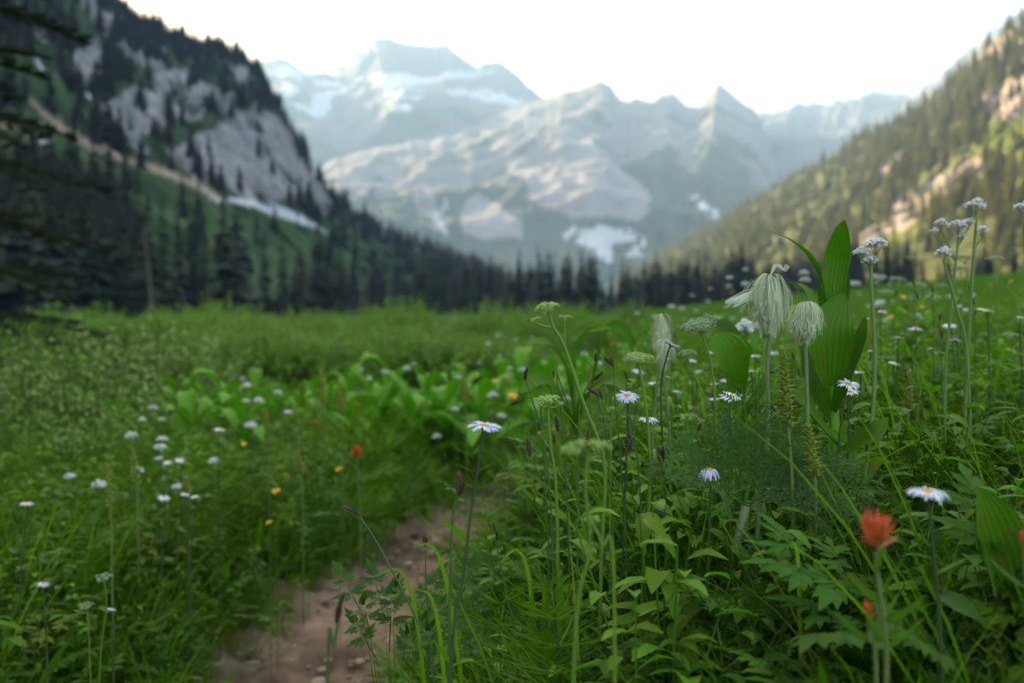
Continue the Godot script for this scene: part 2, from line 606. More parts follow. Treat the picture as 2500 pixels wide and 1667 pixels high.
# ------------------------------------------------------------------ the scene
func _ready() -> void:
	# camera
	cam = Camera3D.new()
	cam_xf = Transform3D(Basis(Vector3.RIGHT, deg_to_rad(PITCH)), Vector3(0, CAM_Y, 0))
	cam.transform = cam_xf
	add_child(cam)
	cam.current = true
	var lens := CameraAttributesPhysical.new()
	lens.frustum_focal_length = 35.0
	lens.frustum_focus_distance = 1.25
	lens.frustum_near = 0.05
	lens.frustum_far = 20000.0
	lens.exposure_aperture = 4.0
	cam.attributes = lens
	# sky and air
	var env := Environment.new()
	env.background_mode = Environment.BG_SKY
	var sky := Sky.new()
	var sm := ProceduralSkyMaterial.new()
	sm.sky_top_color = Color(0.66, 0.73, 0.83)
	sm.sky_horizon_color = Color(0.92, 0.95, 0.98)
	sm.sky_curve = 0.35
	sm.ground_horizon_color = Color(0.5, 0.55, 0.5)
	sm.ground_bottom_color = Color(0.2, 0.25, 0.15)
	sm.sun_angle_max = 66.0
	sm.sun_curve = 0.6
	sm.sky_energy_multiplier = 0.335
	sky.sky_material = sm
	env.sky = sky
	env.tonemap_mode = Environment.TONE_MAPPER_LINEAR
	env.tonemap_exposure = 26.0
	env.fog_enabled = true
	env.fog_density = 0.00013
	env.fog_light_color = Color(0.68, 0.83, 1.0)
	env.sdfgi_enabled = true
	env.ssao_enabled = true
	env.ssil_enabled = true
	var we := WorldEnvironment.new()
	we.environment = env
	add_child(we)
	# the sun stands behind the ridge, ahead and to one side
	var sun := DirectionalLight3D.new()
	sun.light_energy = 0.42
	sun.light_color = Color(1.0, 0.88, 0.68)
	sun.light_angular_distance = 0.5
	sun.shadow_enabled = true
	var az := deg_to_rad(43.0)
	var el := deg_to_rad(19.0)
	var to_sun := Vector3(-sin(az) * cos(el), sin(el), -cos(az) * cos(el))
	add_child(sun)
	sun.look_at_from_position(to_sun * 10.0, Vector3.ZERO, Vector3.UP)
	# noises and materials
	rng.seed = 11
	fb.seed = 3; fb.noise_type = FastNoiseLite.TYPE_SIMPLEX_SMOOTH; fb.frequency = 0.01; fb.fractal_octaves = 4
	fr.seed = 9; fr.noise_type = FastNoiseLite.TYPE_SIMPLEX_SMOOTH; fr.frequency = 0.01; fr.fractal_type = FastNoiseLite.FRACTAL_RIDGED; fr.fractal_octaves = 4
	M.rock = mat(0.95, Color(0, 0, 0), 0.2)
	M.soil = mat(0.95, Color(0, 0, 0), 0.25)
	M.needles = mat(0.75, Color(0.25, 0.3, 0.15), 0.3)
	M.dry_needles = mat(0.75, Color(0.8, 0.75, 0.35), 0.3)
	M.bark = mat(0.9)
	M.leaf = mat(0.5, Color(0.78, 1.0, 0.3), 0.25)
	M.gloss = mat(0.5, Color(0.85, 0.9, 0.25), 0.2)
	M.shiny = mat(0.36, Color(0.5, 0.65, 0.2), 0.25)
	M.herb = mat(0.6, Color(0.7, 0.9, 0.3), 0.25)
	M.stem = mat(0.55, Color(0.3, 0.4, 0.15))
	M.lily = mat(0.45, Color(0.6, 0.8, 0.22), 0.25)
	M.petal = mat(0.6, Color(0.7, 0.7, 0.75))
	M.hair = mat(0.6, Color(0.3, 0.32, 0.25))
	M.dry = mat(0.85)
	setting()

	trees()

	plants()

func setting() -> void:
	structure("ground", polar_ground(), M.soil, "green meadow ground running back to the valley floor")
	structure("path", path_mesh(), M.soil, "narrow brown dirt trail winding through the meadow")
	left_rock = [pv([405, 385, 470, 330, 600, 272, 660, 290, 720, 370, 790, 460, 825, 490, 790, 520, 700, 495, 600, 485, 480, 445]),
		pv([240, 262, 330, 205, 410, 225, 400, 310, 350, 338, 290, 310]), pv([370, 190, 420, 162, 475, 172, 450, 215, 400, 225]),
		pv([430, 230, 500, 200, 530, 235, 490, 285, 430, 290]), pv([230, 25, 300, 30, 300, 80, 250, 85]), pv([70, 75, 170, 50, 160, 85, 90, 90]),
		pv([180, 110, 270, 80, 260, 190, 200, 200, 130, 190]), pv([540, 150, 600, 170, 610, 210, 560, 200]), pv([290, 330, 340, 320, 375, 385, 340, 380]), pv([620, 260, 680, 290, 730, 370, 690, 360])]
	left_scree = [band([65, 240, 130, 300, 200, 345, 290, 385, 390, 420, 480, 455, 560, 500], 8.0), band([-20, 290, 60, 330, 150, 375], 8.0)]
	left_snow = [band([55, 310, 95, 338, 130, 352], 7.0), band([190, 216, 225, 240], 8.0), band([85, 128, 100, 165, 110, 182], 7.0), band([500, 474, 536, 494], 9.0), band([560, 488, 640, 500, 710, 525, 775, 556], 11.0), band([782, 560, 800, 572], 8.0)]
	left_turf = [band([-60, 300, 120, 370, 300, 430, 480, 500, 640, 540, 830, 610, 1000, 680], 42.0), pv([330, 440, 520, 505, 760, 570, 1000, 670, 1000, 760, 330, 760]), band([60, 190, 150, 240, 240, 300], 25.0)]
	right_rock = [pv([2160, 570, 2185, 500, 2270, 445, 2370, 380, 2420, 395, 2390, 440, 2330, 490, 2260, 520, 2210, 560]), pv([2365, 268, 2430, 225, 2520, 165, 2520, 275, 2430, 285]),
		pv([2130, 430, 2150, 390, 2210, 350, 2220, 370, 2160, 440, 2145, 470]), pv([2090, 600, 2110, 545, 2170, 540, 2160, 590]), pv([2330, 180, 2400, 120, 2500, 90, 2420, 170])]
	right_turf = [pv([2340, 300, 2420, 290, 2520, 275, 2520, 470, 2460, 430, 2400, 380]), pv([2090, 610, 2200, 560, 2300, 540, 2200, 600])]
	far_snow = [band([640, 185, 740, 180, 830, 190], 16.0), band([700, 235, 790, 250, 860, 215], 14.0), band([860, 195, 960, 205, 1080, 190, 1140, 170, 1200, 180], 17.0), band([940, 245, 1010, 240], 18.0), band([1080, 240, 1180, 250, 1275, 255], 15.0), band([690, 235, 730, 255], 10.0), band([2090, 295, 2140, 290], 7.0), band([2230, 262, 2300, 250], 9.0)]
	mid_snow = [pv([1425, 560, 1460, 545, 1530, 575, 1570, 600, 1510, 610, 1480, 640, 1440, 610]), pv([1370, 580, 1400, 535, 1420, 560, 1405, 585]), band([1070, 480, 1080, 530, 1105, 575], 9.0), pv([1690, 490, 1730, 500, 1740, 525, 1700, 515]), pv([1590, 310, 1640, 310, 1640, 325, 1600, 322])]
	mid_rock = [pv([1000, 470, 1050, 460, 1075, 540, 1060, 560, 1010, 520]), pv([1110, 520, 1180, 470, 1220, 490, 1290, 530, 1280, 580, 1200, 580, 1130, 570]), pv([800, 400, 850, 390, 900, 450, 890, 480, 830, 440]), pv([920, 390, 990, 400, 970, 450, 930, 440]), pv([1250, 380, 1400, 300, 1500, 380, 1600, 480, 1550, 540, 1400, 520, 1300, 470]), pv([880, 340, 940, 340, 930, 380])]
	# far range with the big snowy peak, and the ridge that closes the valley
	var far_cols := []
	for k in [[430, 260, 5200], [560, 190, 5200], [630, 152, 5200], [672, 146, 5200], [705, 150, 5200], [735, 178, 5200], [800, 182, 5200], [850, 140, 5200], [895, 110, 5200], [930, 95, 5200], [1000, 105, 5200], [1040, 118, 5200], [1065, 110, 5200], [1100, 118, 5200], [1135, 152, 5200], [1165, 162, 5200], [1215, 155, 5200], [1260, 185, 5200], [1315, 236, 5200], [1380, 260, 5400], [1500, 280, 5400], [1700, 290, 5400], [1860, 282, 5200], [1950, 262, 5000], [2040, 256, 4800], [2100, 243, 4700], [2130, 222, 4600], [2160, 230, 4600], [2230, 234, 4400], [2270, 212, 4000], [2310, 190, 3800], [2360, 130, 3600], [2450, 60, 3500], [2600, -60, 3500]]:
		far_cols.append([P(k[0], k[1], k[2] * 1.3), P(lerpf(k[0], 1350.0, 0.25), 640.0, 3600.0)])
	var far_s := mountain(far_cols, 460, 130, 14, 0.92, 170.0, 0.085, 26.0, paint_far)
	structure("mountain_range", far_s.mb.mesh(), M.rock, "hazy snow streaked mountain range closing the valley")
	# nearer rocky ridge with the pointed spire
	var mid_cols := []
	for k in [[640, 560, 2700], [720, 470, 3000], [800, 400, 3200], [900, 370, 3400], [1000, 350, 3500], [1100, 330, 3600], [1200, 290, 3700], [1300, 250, 3800], [1345, 240, 3800], [1400, 225, 3800], [1430, 210, 3800], [1455, 199, 3800], [1470, 199, 3800], [1490, 212, 3800], [1515, 245, 3850], [1535, 250, 3900], [1550, 240, 3900], [1570, 244, 3900], [1590, 250, 3900], [1610, 236, 3900], [1640, 231, 3900], [1655, 240, 3900], [1680, 262, 3900], [1710, 262, 3900], [1725, 240, 3900], [1745, 220, 3900], [1753, 203, 3900], [1760, 207, 3900], [1780, 226, 3900], [1815, 255, 3900], [1845, 272, 3900], [1870, 330, 3700], [1890, 400, 3500], [1910, 480, 3200], [1940, 560, 2900]]:
		mid_cols.append([P(k[0], k[1], k[2] * 1.3), P(lerpf(k[0], 1350.0, 0.12), 690.0, 2300.0)])
	var mid_s := mountain(mid_cols, 420, 130, 12, 0.95, 120.0, 0.11, 12.0, paint_mid)
	structure("mountain_ridge", mid_s.mb.mesh(), M.rock, "grey rocky ridge with a pointed spire and snow patch below")
	# shaded mountainside beside the meadow
	var lc := [[Vector3(-600, 400, 400), Vector3(-120, 0, 300)], [Vector3(-590, 385, 100), Vector3(-115, 0, 80)], [Vector3(-560, 370, -150), Vector3(-110, 1, -60)], [Vector3(-520, 345, -420), Vector3(-105, 2, -110)]]
	for k in [[-40, -190, 760, -40, 715, 150], [100, -130, 790, 60, 715, 170], [200, -70, 820, 150, 715, 190], [262, -12, 840, 210, 715, 200], [285, 18, 850, 240, 720, 210], [310, 50, 850, 270, 720, 220], [360, 72, 860, 310, 722, 230], [420, 95, 870, 370, 722, 240], [480, 125, 880, 430, 725, 250], [545, 135, 890, 490, 725, 265], [600, 165, 900, 550, 728, 280], [640, 205, 900, 600, 730, 295], [680, 260, 905, 650, 730, 310], [715, 330, 910, 700, 732, 330], [755, 410, 920, 760, 735, 350], [800, 478, 940, 830, 738, 380], [850, 525, 960, 900, 740, 410], [920, 565, 990, 980, 742, 440], [1000, 602, 1030, 1060, 745, 470], [1100, 640, 1080, 1150, 748, 500], [1220, 680, 1150, 1260, 752, 540], [1350, 730, 1200, 1360, 756, 560]]:
		lc.append([P(k[0], k[1], k[2]), P(k[3], k[4], k[5])])
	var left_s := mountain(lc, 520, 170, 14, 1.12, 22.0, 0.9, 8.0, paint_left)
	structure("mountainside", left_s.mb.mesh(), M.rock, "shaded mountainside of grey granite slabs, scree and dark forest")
	# sunlit slope across the valley
	var rc := []
	for k in [[1500, 705, 2300, 1520, 722, 1500], [1580, 655, 2250, 1560, 716, 1300], [1640, 612, 2150, 1620, 712, 1150], [1720, 570, 2050, 1700, 708, 1000], [1800, 520, 1950, 1780, 705, 900], [1880, 470, 1850, 1870, 702, 820], [1960, 425, 1750, 1960, 700, 760], [2050, 372, 1650, 2060, 695, 700], [2130, 325, 1550, 2150, 690, 660], [2190, 300, 1450, 2220, 688, 630], [2240, 270, 1380, 2280, 685, 600], [2300, 225, 1320, 2340, 683, 580], [2350, 175, 1250, 2400, 680, 560], [2400, 125, 1200, 2450, 678, 540], [2450, 85, 1160, 2500, 676, 520], [2520, 40, 1120, 2560, 674, 500], [2700, -60, 1050, 2700, 670, 460], [3000, -200, 950, 3000, 660, 400]]:
		rc.append([P(k[0], k[1], k[2]), P(k[3], k[4], k[5])])
	rc.append([Vector3(760, 330, -500), Vector3(330, 22, -150)])
	rc.append([Vector3(800, 340, 100), Vector3(360, 25, 150)])
	var right_s := mountain(rc, 420, 150, 12, 1.05, 30.0, 0.8, 6.0, paint_right)
	structure("hillside", right_s.mb.mesh(), M.rock, "sunlit forested hillside with pale rock outcrops")
	sheets = {"far": far_s, "mid": mid_s, "left": left_s, "right": right_s}

var sheets := {}

func trees() -> void:
	for k in 7:
		crowns.append(crown_mesh([0.13, 0.17, 0.22, 0.15, 0.26, 0.14, 0.19][k], 26, 9, [0.1, 0.15, 0.2, 0.3, 0.15, 0.35, 0.1][k], k))
	for k in 7:
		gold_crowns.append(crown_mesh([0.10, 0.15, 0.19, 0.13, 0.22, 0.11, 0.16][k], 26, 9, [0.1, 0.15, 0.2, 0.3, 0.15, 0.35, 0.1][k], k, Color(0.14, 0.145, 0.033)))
	var tm := MB.new()
	stem_mesh(tm, PackedVector3Array([Vector3(0, -0.02, 0), Vector3(0, 0.5, 0), Vector3(0, 0.97, 0)]), 0.016, 0.002, Color(0.06, 0.05, 0.045), Color(0.05, 0.04, 0.035), 6)
	trunk_m = tm.mesh()
	var G1 := "dark firs of the shaded stand"
	var G2 := "firs along the valley floor"
	# stand below the mountainside
	rng.seed = 21
	for k in [[8, 405], [48, 425], [82, 400], [118, 385], [150, 420], [186, 402], [215, 430], [250, 445], [292, 428], [330, 455], [362, 470], [398, 465], [432, 500], [470, 520], [500, 560], [606, 575], [645, 555], [690, 565], [735, 590], [775, 535], [800, 560], [828, 575], [862, 590], [300, 520], [200, 500], [90, 480], [30, 500], [350, 560], [560, 600], [660, 640], [710, 650], [880, 640], [910, 620], [760, 640], [140, 540], [240, 560], [410, 600]]:
		var h := rf(21.0, 27.0)
		var d: float = h * FOCAL / (768.0 - k[1])
		var at := P(k[0], 760, d)
		at.y = -0.6
		conifer(at, P(k[0], k[1], d).y + 0.6, "dark fir in the shaded stand below the granite mountainside", G1)
	var big := [[545, 462, 200.0, "broad tall fir in front of the snow strip under the granite slab", 1.35], [578, 478, 230.0, "slim fir standing just behind the broad tall fir", 0.8]]
	for k in big:
		var at := P(k[0], 760, k[2])
		at.y = -0.6
		var o := conifer(at, P(k[0], k[1], k[2]).y, k[3], "", "fir_tree")
		o.scale = Vector3(k[4], 1, k[4])
	# snag
	var sn := MB.new()
	var sb := P(372, 765, 120.0)
	sb.y = -0.6
	stem_mesh(sn, PackedVector3Array([Vector3.ZERO, Vector3(-0.4, 6, 0), Vector3(-1.0, P(360, 545, 120.0).y, 0)]), 0.3, 0.06, Color(0.07, 0.065, 0.06), Color(0.09, 0.08, 0.08))
	var so := thing("dead_snag", "thin bare grey trunk of a dead fir in the dark stand", "dead tree", sb)
	part(so, "trunk", sn.mesh(), M.dry)
	# valley floor belt
	for k in 170:
		var px := rf(640, 2520)
		var base := 605.0 if px < 1500 else (625.0 if px < 1900 else 585.0)
		var d := rf(260, 480)
		var at := P(px, 760, d)
		at.y = minf(0.1 * maxf(0.0, at.x - 0.1 * d), 60.0) - 0.6
		var h := rf(9, 32) * (1.0 if px > 800 else 0.85)
		var ph := P(px, base + rf(-18, 50), d).y - at.y
		h = minf(h, maxf(ph, 8.0))
		conifer(at, h, "dark fir in the shaded belt across the valley floor", G2)
	# woods on the slopes: the nearest of the sunlit slope as single trees, the rest as one wood
	var xf := []
	var cl := []
	var gx := []
	var gc := []
	for q in 7:
		xf.append([]); cl.append([]); gx.append([]); gc.append([])
	var singles := 0
	rng.seed = 33
	for k in 5200:
		var u := rf(0, 0.88)
		var v := pow(rf(0, 1), 0.8)
		var p := on_sheet(sheets.right, u, v)
		var px := pixel_of(p)
		if px.x > 2620:
			continue
		var w := px + wob(p, 0.8, 34.0)
		if in_any(w, right_rock) and rf(0, 1) < 0.93:
			continue
		if in_any(w, right_turf) and rf(0, 1) < 0.85:
			continue
		var dens := 0.55 + 0.9 * fb.get_noise_3d(p.x * 0.7, p.y * 0.7, p.z * 0.7)
		if rf(0, 1) > dens + 0.25 * (1.0 - v):
			continue
		var h := rf(13, 27)
		if singles < 85 and -p.z < 900.0 and px.x < 2500 and px.x > 1800:
			singles += 1
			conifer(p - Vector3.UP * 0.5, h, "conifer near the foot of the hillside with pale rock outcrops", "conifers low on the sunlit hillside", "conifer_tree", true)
			continue
		var q := rng.randi() % 7
		gx[q].append(tree_xf(p - Vector3.UP * 0.5, h))
		gc[q].append(tone(Color(1, 1, 1), rf(0.6, 1.4)))
	for k in 3600:
		var u := rf(0.14, 0.99)
		var v := rf(0.0, 1.0)
		var p := on_sheet(sheets.left, u, v)
		var px := pixel_of(p)
		var hid := false
		for dy in [0.0, -14.0, -28.0, -42.0]:
			if in_any(px + Vector2(0, dy), left_snow) or in_any(px + Vector2(0, dy), left_scree):
				hid = true
		if px.x < -60 or (hid and rf(0, 1) < 0.93):
			continue
		var w := px + wob(p, 0.6, 26.0)
		if in_any(w, left_rock) and rf(0, 1) < 0.93:
			continue
		if in_any(w, left_turf) and rf(0, 1) < 0.82:
			continue
		var dens := 0.5 + 0.9 * fb.get_noise_3d(p.x * 0.8, p.y * 0.8, p.z * 0.8)
		if v > 0.86 and px.x > 300:
			dens = 0.9
		if rf(0, 1) > dens:
			continue
		var q := rng.randi() % 7
		xf[q].append(tree_xf(p - Vector3.UP * 0.5, rf(9, 20)))
		cl[q].append(tone(Color(1, 1, 1), rf(0.6, 1.2)))
	# ridge line against the sky
	for k in 190:
		var u := rf(0.28, 0.62)
		var p := on_sheet(sheets.left, u, rf(0.97, 1.0))
		var q := rng.randi() % 7
		xf[q].append(tree_xf(p - Vector3.UP * 1.0, rf(9, 19)))
		cl[q].append(tone(Color(1, 1, 1), rf(0.6, 1.2)))
	for k in 2600:
		var p := on_sheet(sheets.mid, rf(0.0, 0.85), rf(0.0, 0.35))
		var px := pixel_of(p)
		if in_any(px, mid_snow) or in_any(px + wob(p, 0.2, 40.0), mid_rock):
			continue
		if rf(0, 1) > 0.45 + 0.8 * fb.get_noise_3d(p.x * 0.3, p.y * 0.3, p.z * 0.3):
			continue
		var q := rng.randi() % 7
		xf[q].append(tree_xf(p, rf(14, 24)))
		cl[q].append(Color(1, 1, 1))
	for k in 1500:
		var d := rf(380, 1500)
		var p := P(rf(560, 2100), 760, d)
		p.y = minf(0.1 * maxf(0.0, p.x - 0.1 * d), 60.0) - 0.012 * maxf(0.0, d - 500.0)
		var q := rng.randi() % 7
		xf[q].append(tree_xf(p, rf(14, 25)))
		cl[q].append(tone(Color(1, 1, 1), rf(0.7, 1.2)))
	for q in 7:
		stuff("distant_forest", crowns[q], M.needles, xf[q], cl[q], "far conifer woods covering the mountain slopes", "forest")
		stuff("hillside_forest", gold_crowns[q], M.dry_needles, gx[q], gc[q], "olive conifer woods on the sunlit hillside", "forest")

# ------------------------------------------------------------------ ground cover
const GRASS := Color(0.165, 0.29, 0.018)
const LOBED := Color(0.07, 0.165, 0.016)
const FEATHER := Color(0.065, 0.13, 0.022)
const LANCE := Color(0.125, 0.26, 0.017)
const HORSE := Color(0.12, 0.21, 0.02)
const SPRIG := Color(0.085, 0.185, 0.035)
const LILY := Color(0.115, 0.27, 0.02)

func clump_grass(k: int) -> ArrayMesh:
	rng.seed = 100 + k
	var mb := MB.new()
	for j in 30:
		var a := rf(0, TAU)
		var b := Vector3(cos(a), 0, sin(a)) * rf(0, 0.035)
		var h := rf(0.16, 0.38)
		var o := yaw_dir(a + rf(-0.6, 0.6), 0) * h * rf(0.15, 0.75)
		var c := tone(GRASS, rf(0.65, 1.3)).lerp(Color(0.16, 0.15, 0.06), 0.25 if rf(0, 1) < 0.08 else 0.0)
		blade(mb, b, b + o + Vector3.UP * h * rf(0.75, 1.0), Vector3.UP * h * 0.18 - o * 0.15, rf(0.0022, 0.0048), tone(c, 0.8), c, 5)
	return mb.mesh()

func clump_lobed(k: int) -> ArrayMesh:
	rng.seed = 200 + k
	var mb := MB.new()
	for j in 7:
		var a := TAU * j / 7.0 + rf(-0.5, 0.5)
		var h := rf(0.05, 0.2)
		var o := Vector3(cos(a), 0, sin(a))
		var s := o * rf(0.02, 0.08) + Vector3.UP * h
		var c := tone(LOBED, rf(0.7, 1.3))
		blade(mb, Vector3.ZERO, s, o * 0.01, 0.003, c, c, 2)
		lobed_leaf(mb, s, yaw_dir(a, rf(-0.1, 0.7)), (Vector3.UP + o * rf(-0.5, 0.1)).normalized(), rf(0.075, 0.13), c)
	return mb.mesh()

func clump_feather(k: int) -> ArrayMesh:
	rng.seed = 300 + k
	var mb := MB.new()
	for j in 7:
		var a := TAU * j / 7.0 + rf(-0.5, 0.5)
		var o := Vector3(cos(a), 0, sin(a))
		var s := o * 0.02 + Vector3.UP * rf(0.04, 0.12)
		var c := tone(FEATHER, rf(0.7, 1.3))
		blade(mb, Vector3.ZERO, s, Vector3.ZERO, 0.003, c, c, 2)
		frond(mb, s, yaw_dir(a, rf(0.15, 1.0)), (Vector3.UP - o * 0.4).normalized(), rf(0.09, 0.16), c, 8, 4)
	return mb.mesh()

func clump_lance(k: int) -> ArrayMesh:
	rng.seed = 400 + k
	var mb := MB.new()
	for j in 8:
		var a := TAU * j / 8.0 + rf(-0.5, 0.5)
		var h := rf(0.12, 0.27)
		var o := Vector3(cos(a), 0, sin(a))
		var c := tone(LANCE, rf(0.7, 1.25))
		var sp := bez(o * 0.01, o * h * 0.12 + Vector3.UP * h * 0.6, o * h * rf(0.3, 0.7) + Vector3.UP * h, 6)
		broad_leaf(mb, sp, rf(0.016, 0.034), (o * -0.8 + Vector3.UP * 0.5).normalized(), 2, 0.0, 0.3, tone(c, 0.9), c, 0.5, rf(-0.6, 0.6), 0.2)
	return mb.mesh()

func clump_horsetail(k: int) -> ArrayMesh:
	rng.seed = 500 + k
	var mb := MB.new()
	var h := rf(0.2, 0.32)
	var lean := Vector3(rf(-0.05, 0.05), 0, rf(-0.05, 0.05))
	stem_mesh(mb, PackedVector3Array([Vector3.ZERO, lean * 0.4 + Vector3.UP * h * 0.5, lean + Vector3.UP * h]), 0.0014, 0.0006, HORSE, HORSE, 4)
	for w in 11:
		var t := lerpf(0.2, 0.97, w / 10.0)
		var at := lean * t + Vector3.UP * h * t
		var ln := 0.075 * sin(PI * (0.25 + 0.65 * t)) + 0.01
		for j in 9:
			var a := TAU * j / 9.0 + w * 0.7 + rf(-0.2, 0.2)
			var d := yaw_dir(a, rf(0.25, 0.65))
			blade(mb, at, at + d * ln, -Vector3.UP * ln * 0.05, 0.0012, tone(HORSE, rf(0.8, 1.2)), HORSE, 2)
	return mb.mesh()

func clump_sprig(k: int) -> ArrayMesh:
	rng.seed = 600 + k
	var mb := MB.new()
	for s in 4:
		var a0 := rf(0, TAU)
		var h := rf(0.16, 0.34)
		var lean := Vector3(cos(a0), 0, sin(a0)) * rf(0.02, 0.1)
		stem_mesh(mb, PackedVector3Array([Vector3.ZERO, lean * 0.4 + Vector3.UP * h * 0.5, lean + Vector3.UP * h]), 0.0013, 0.0007, SPRIG, SPRIG, 3)
		for j in 13:
			var t := lerpf(0.15, 1.0, j / 12.0)
			var a := j * 2.4 + a0
			var c := tone(SPRIG, rf(0.7, 1.35))
			leaflet(mb, lean * t + Vector3.UP * h * t, yaw_dir(a, rf(0.1, 0.8)), Vector3.UP, rf(0.03, 0.055) * (1.15 - 0.5 * t), rf(0.011, 0.02), c, 0.2, 3)
	return mb.mesh()

func clump_leafy(k: int) -> ArrayMesh:
	rng.seed = 650 + k
	var mb := MB.new()
	for s in 5:
		var a0 := rf(0, TAU)
		var h := rf(0.22, 0.42)
		var lean := Vector3(cos(a0), 0, sin(a0)) * rf(0.03, 0.13)
		var c0 := Color(0.145, 0.275, 0.02)
		stem_mesh(mb, PackedVector3Array([Vector3.ZERO, lean * 0.35 + Vector3.UP * h * 0.5, lean + Vector3.UP * h]), 0.002, 0.001, c0, c0, 4)
		for j in 10:
			var t := lerpf(0.12, 1.0, j / 9.0)
			var a := j * 2.4 + a0
			var o := yaw_dir(a, 0.0)
			var b := lean * t * t + Vector3.UP * h * t
			var ln := rf(0.07, 0.12) * (1.2 - 0.6 * t)
			var lift := rf(0.2, 0.8)
			var sp := bez(b, b + (o * 0.5 + Vector3.UP * lift * 0.6) * ln, b + (o * 0.95 + Vector3.UP * (lift * 0.5 - 0.15)) * ln, 4)
			broad_leaf(mb, sp, ln * rf(0.26, 0.4), (Vector3.UP - o * 0.5).normalized(), 2, 0.0, 0.3, tone(c0, rf(0.7, 1.1)), tone(c0, rf(0.9, 1.4)), 0.45, rf(-0.3, 0.3), 0.2)
	return mb.mesh()

func scatter(called: String, meshes: Array, m: Material, count: int, dmin: float, dmax: float, xlo: float, xhi: float, clear: float, s0: float, s1: float, label: String, cat: String, tint: Color, edge_low := true) -> void:
	var xs := []
	var cs := []
	for k in meshes.size():
		xs.append([]); cs.append([])
	for k in count:
		var d := sqrt(lerpf(dmin * dmin, dmax * dmax, rf(0, 1)))
		var x := lerpf(xlo, xhi, rf(0, 1)) * (0.545 * d + 0.25)
		var t := x - path_x(d)
		if d < 9.0 and absf(t) < path_half(d) + clear + 0.05 * fb.get_noise_2d(x * 300.0, d * 300.0):
			continue
		var pxx := 1250.0 + FOCAL * x / d
		if d > 7.0 and d < 34.0 and pxx > 410.0 and pxx < 1300.0 and rf(0, 1) < 0.8:
			continue
		var sc := rf(s0, s1)
		if edge_low and d < 9.0:
			sc *= lerpf(0.45, 1.0, smooth(0.18, 0.65, absf(t)))
		var at := Vector3(x, G(x, -d) - 0.01, -d)
		var q := rng.randi() % meshes.size()
		var b := Basis(Vector3(rf(-1, 1), 0.3, rf(-1, 1)).normalized(), rf(-0.22, 0.22)) * Basis(Vector3.UP, rf(0, TAU))
		xs[q].append(Transform3D(b.scaled(Vector3(sc, sc * rf(0.85, 1.2), sc)), at))
		var g := rf(0.78, 1.22) * (1.0 + 0.35 * fb.get_noise_2d(x * 45.0, d * 45.0))
		var y := rf(-0.12, 0.2)
		if rf(0, 1) < 0.05:
			cs[q].append(Color(g * 1.7, g * 1.05, g * 0.8))
			continue
		cs[q].append(Color(tint.r * g * (1.0 + y), tint.g * g, tint.b * g * (1.0 - y)))
	for q in meshes.size():
		stuff(called, meshes[q], m, xs[q], cs[q], label, cat)

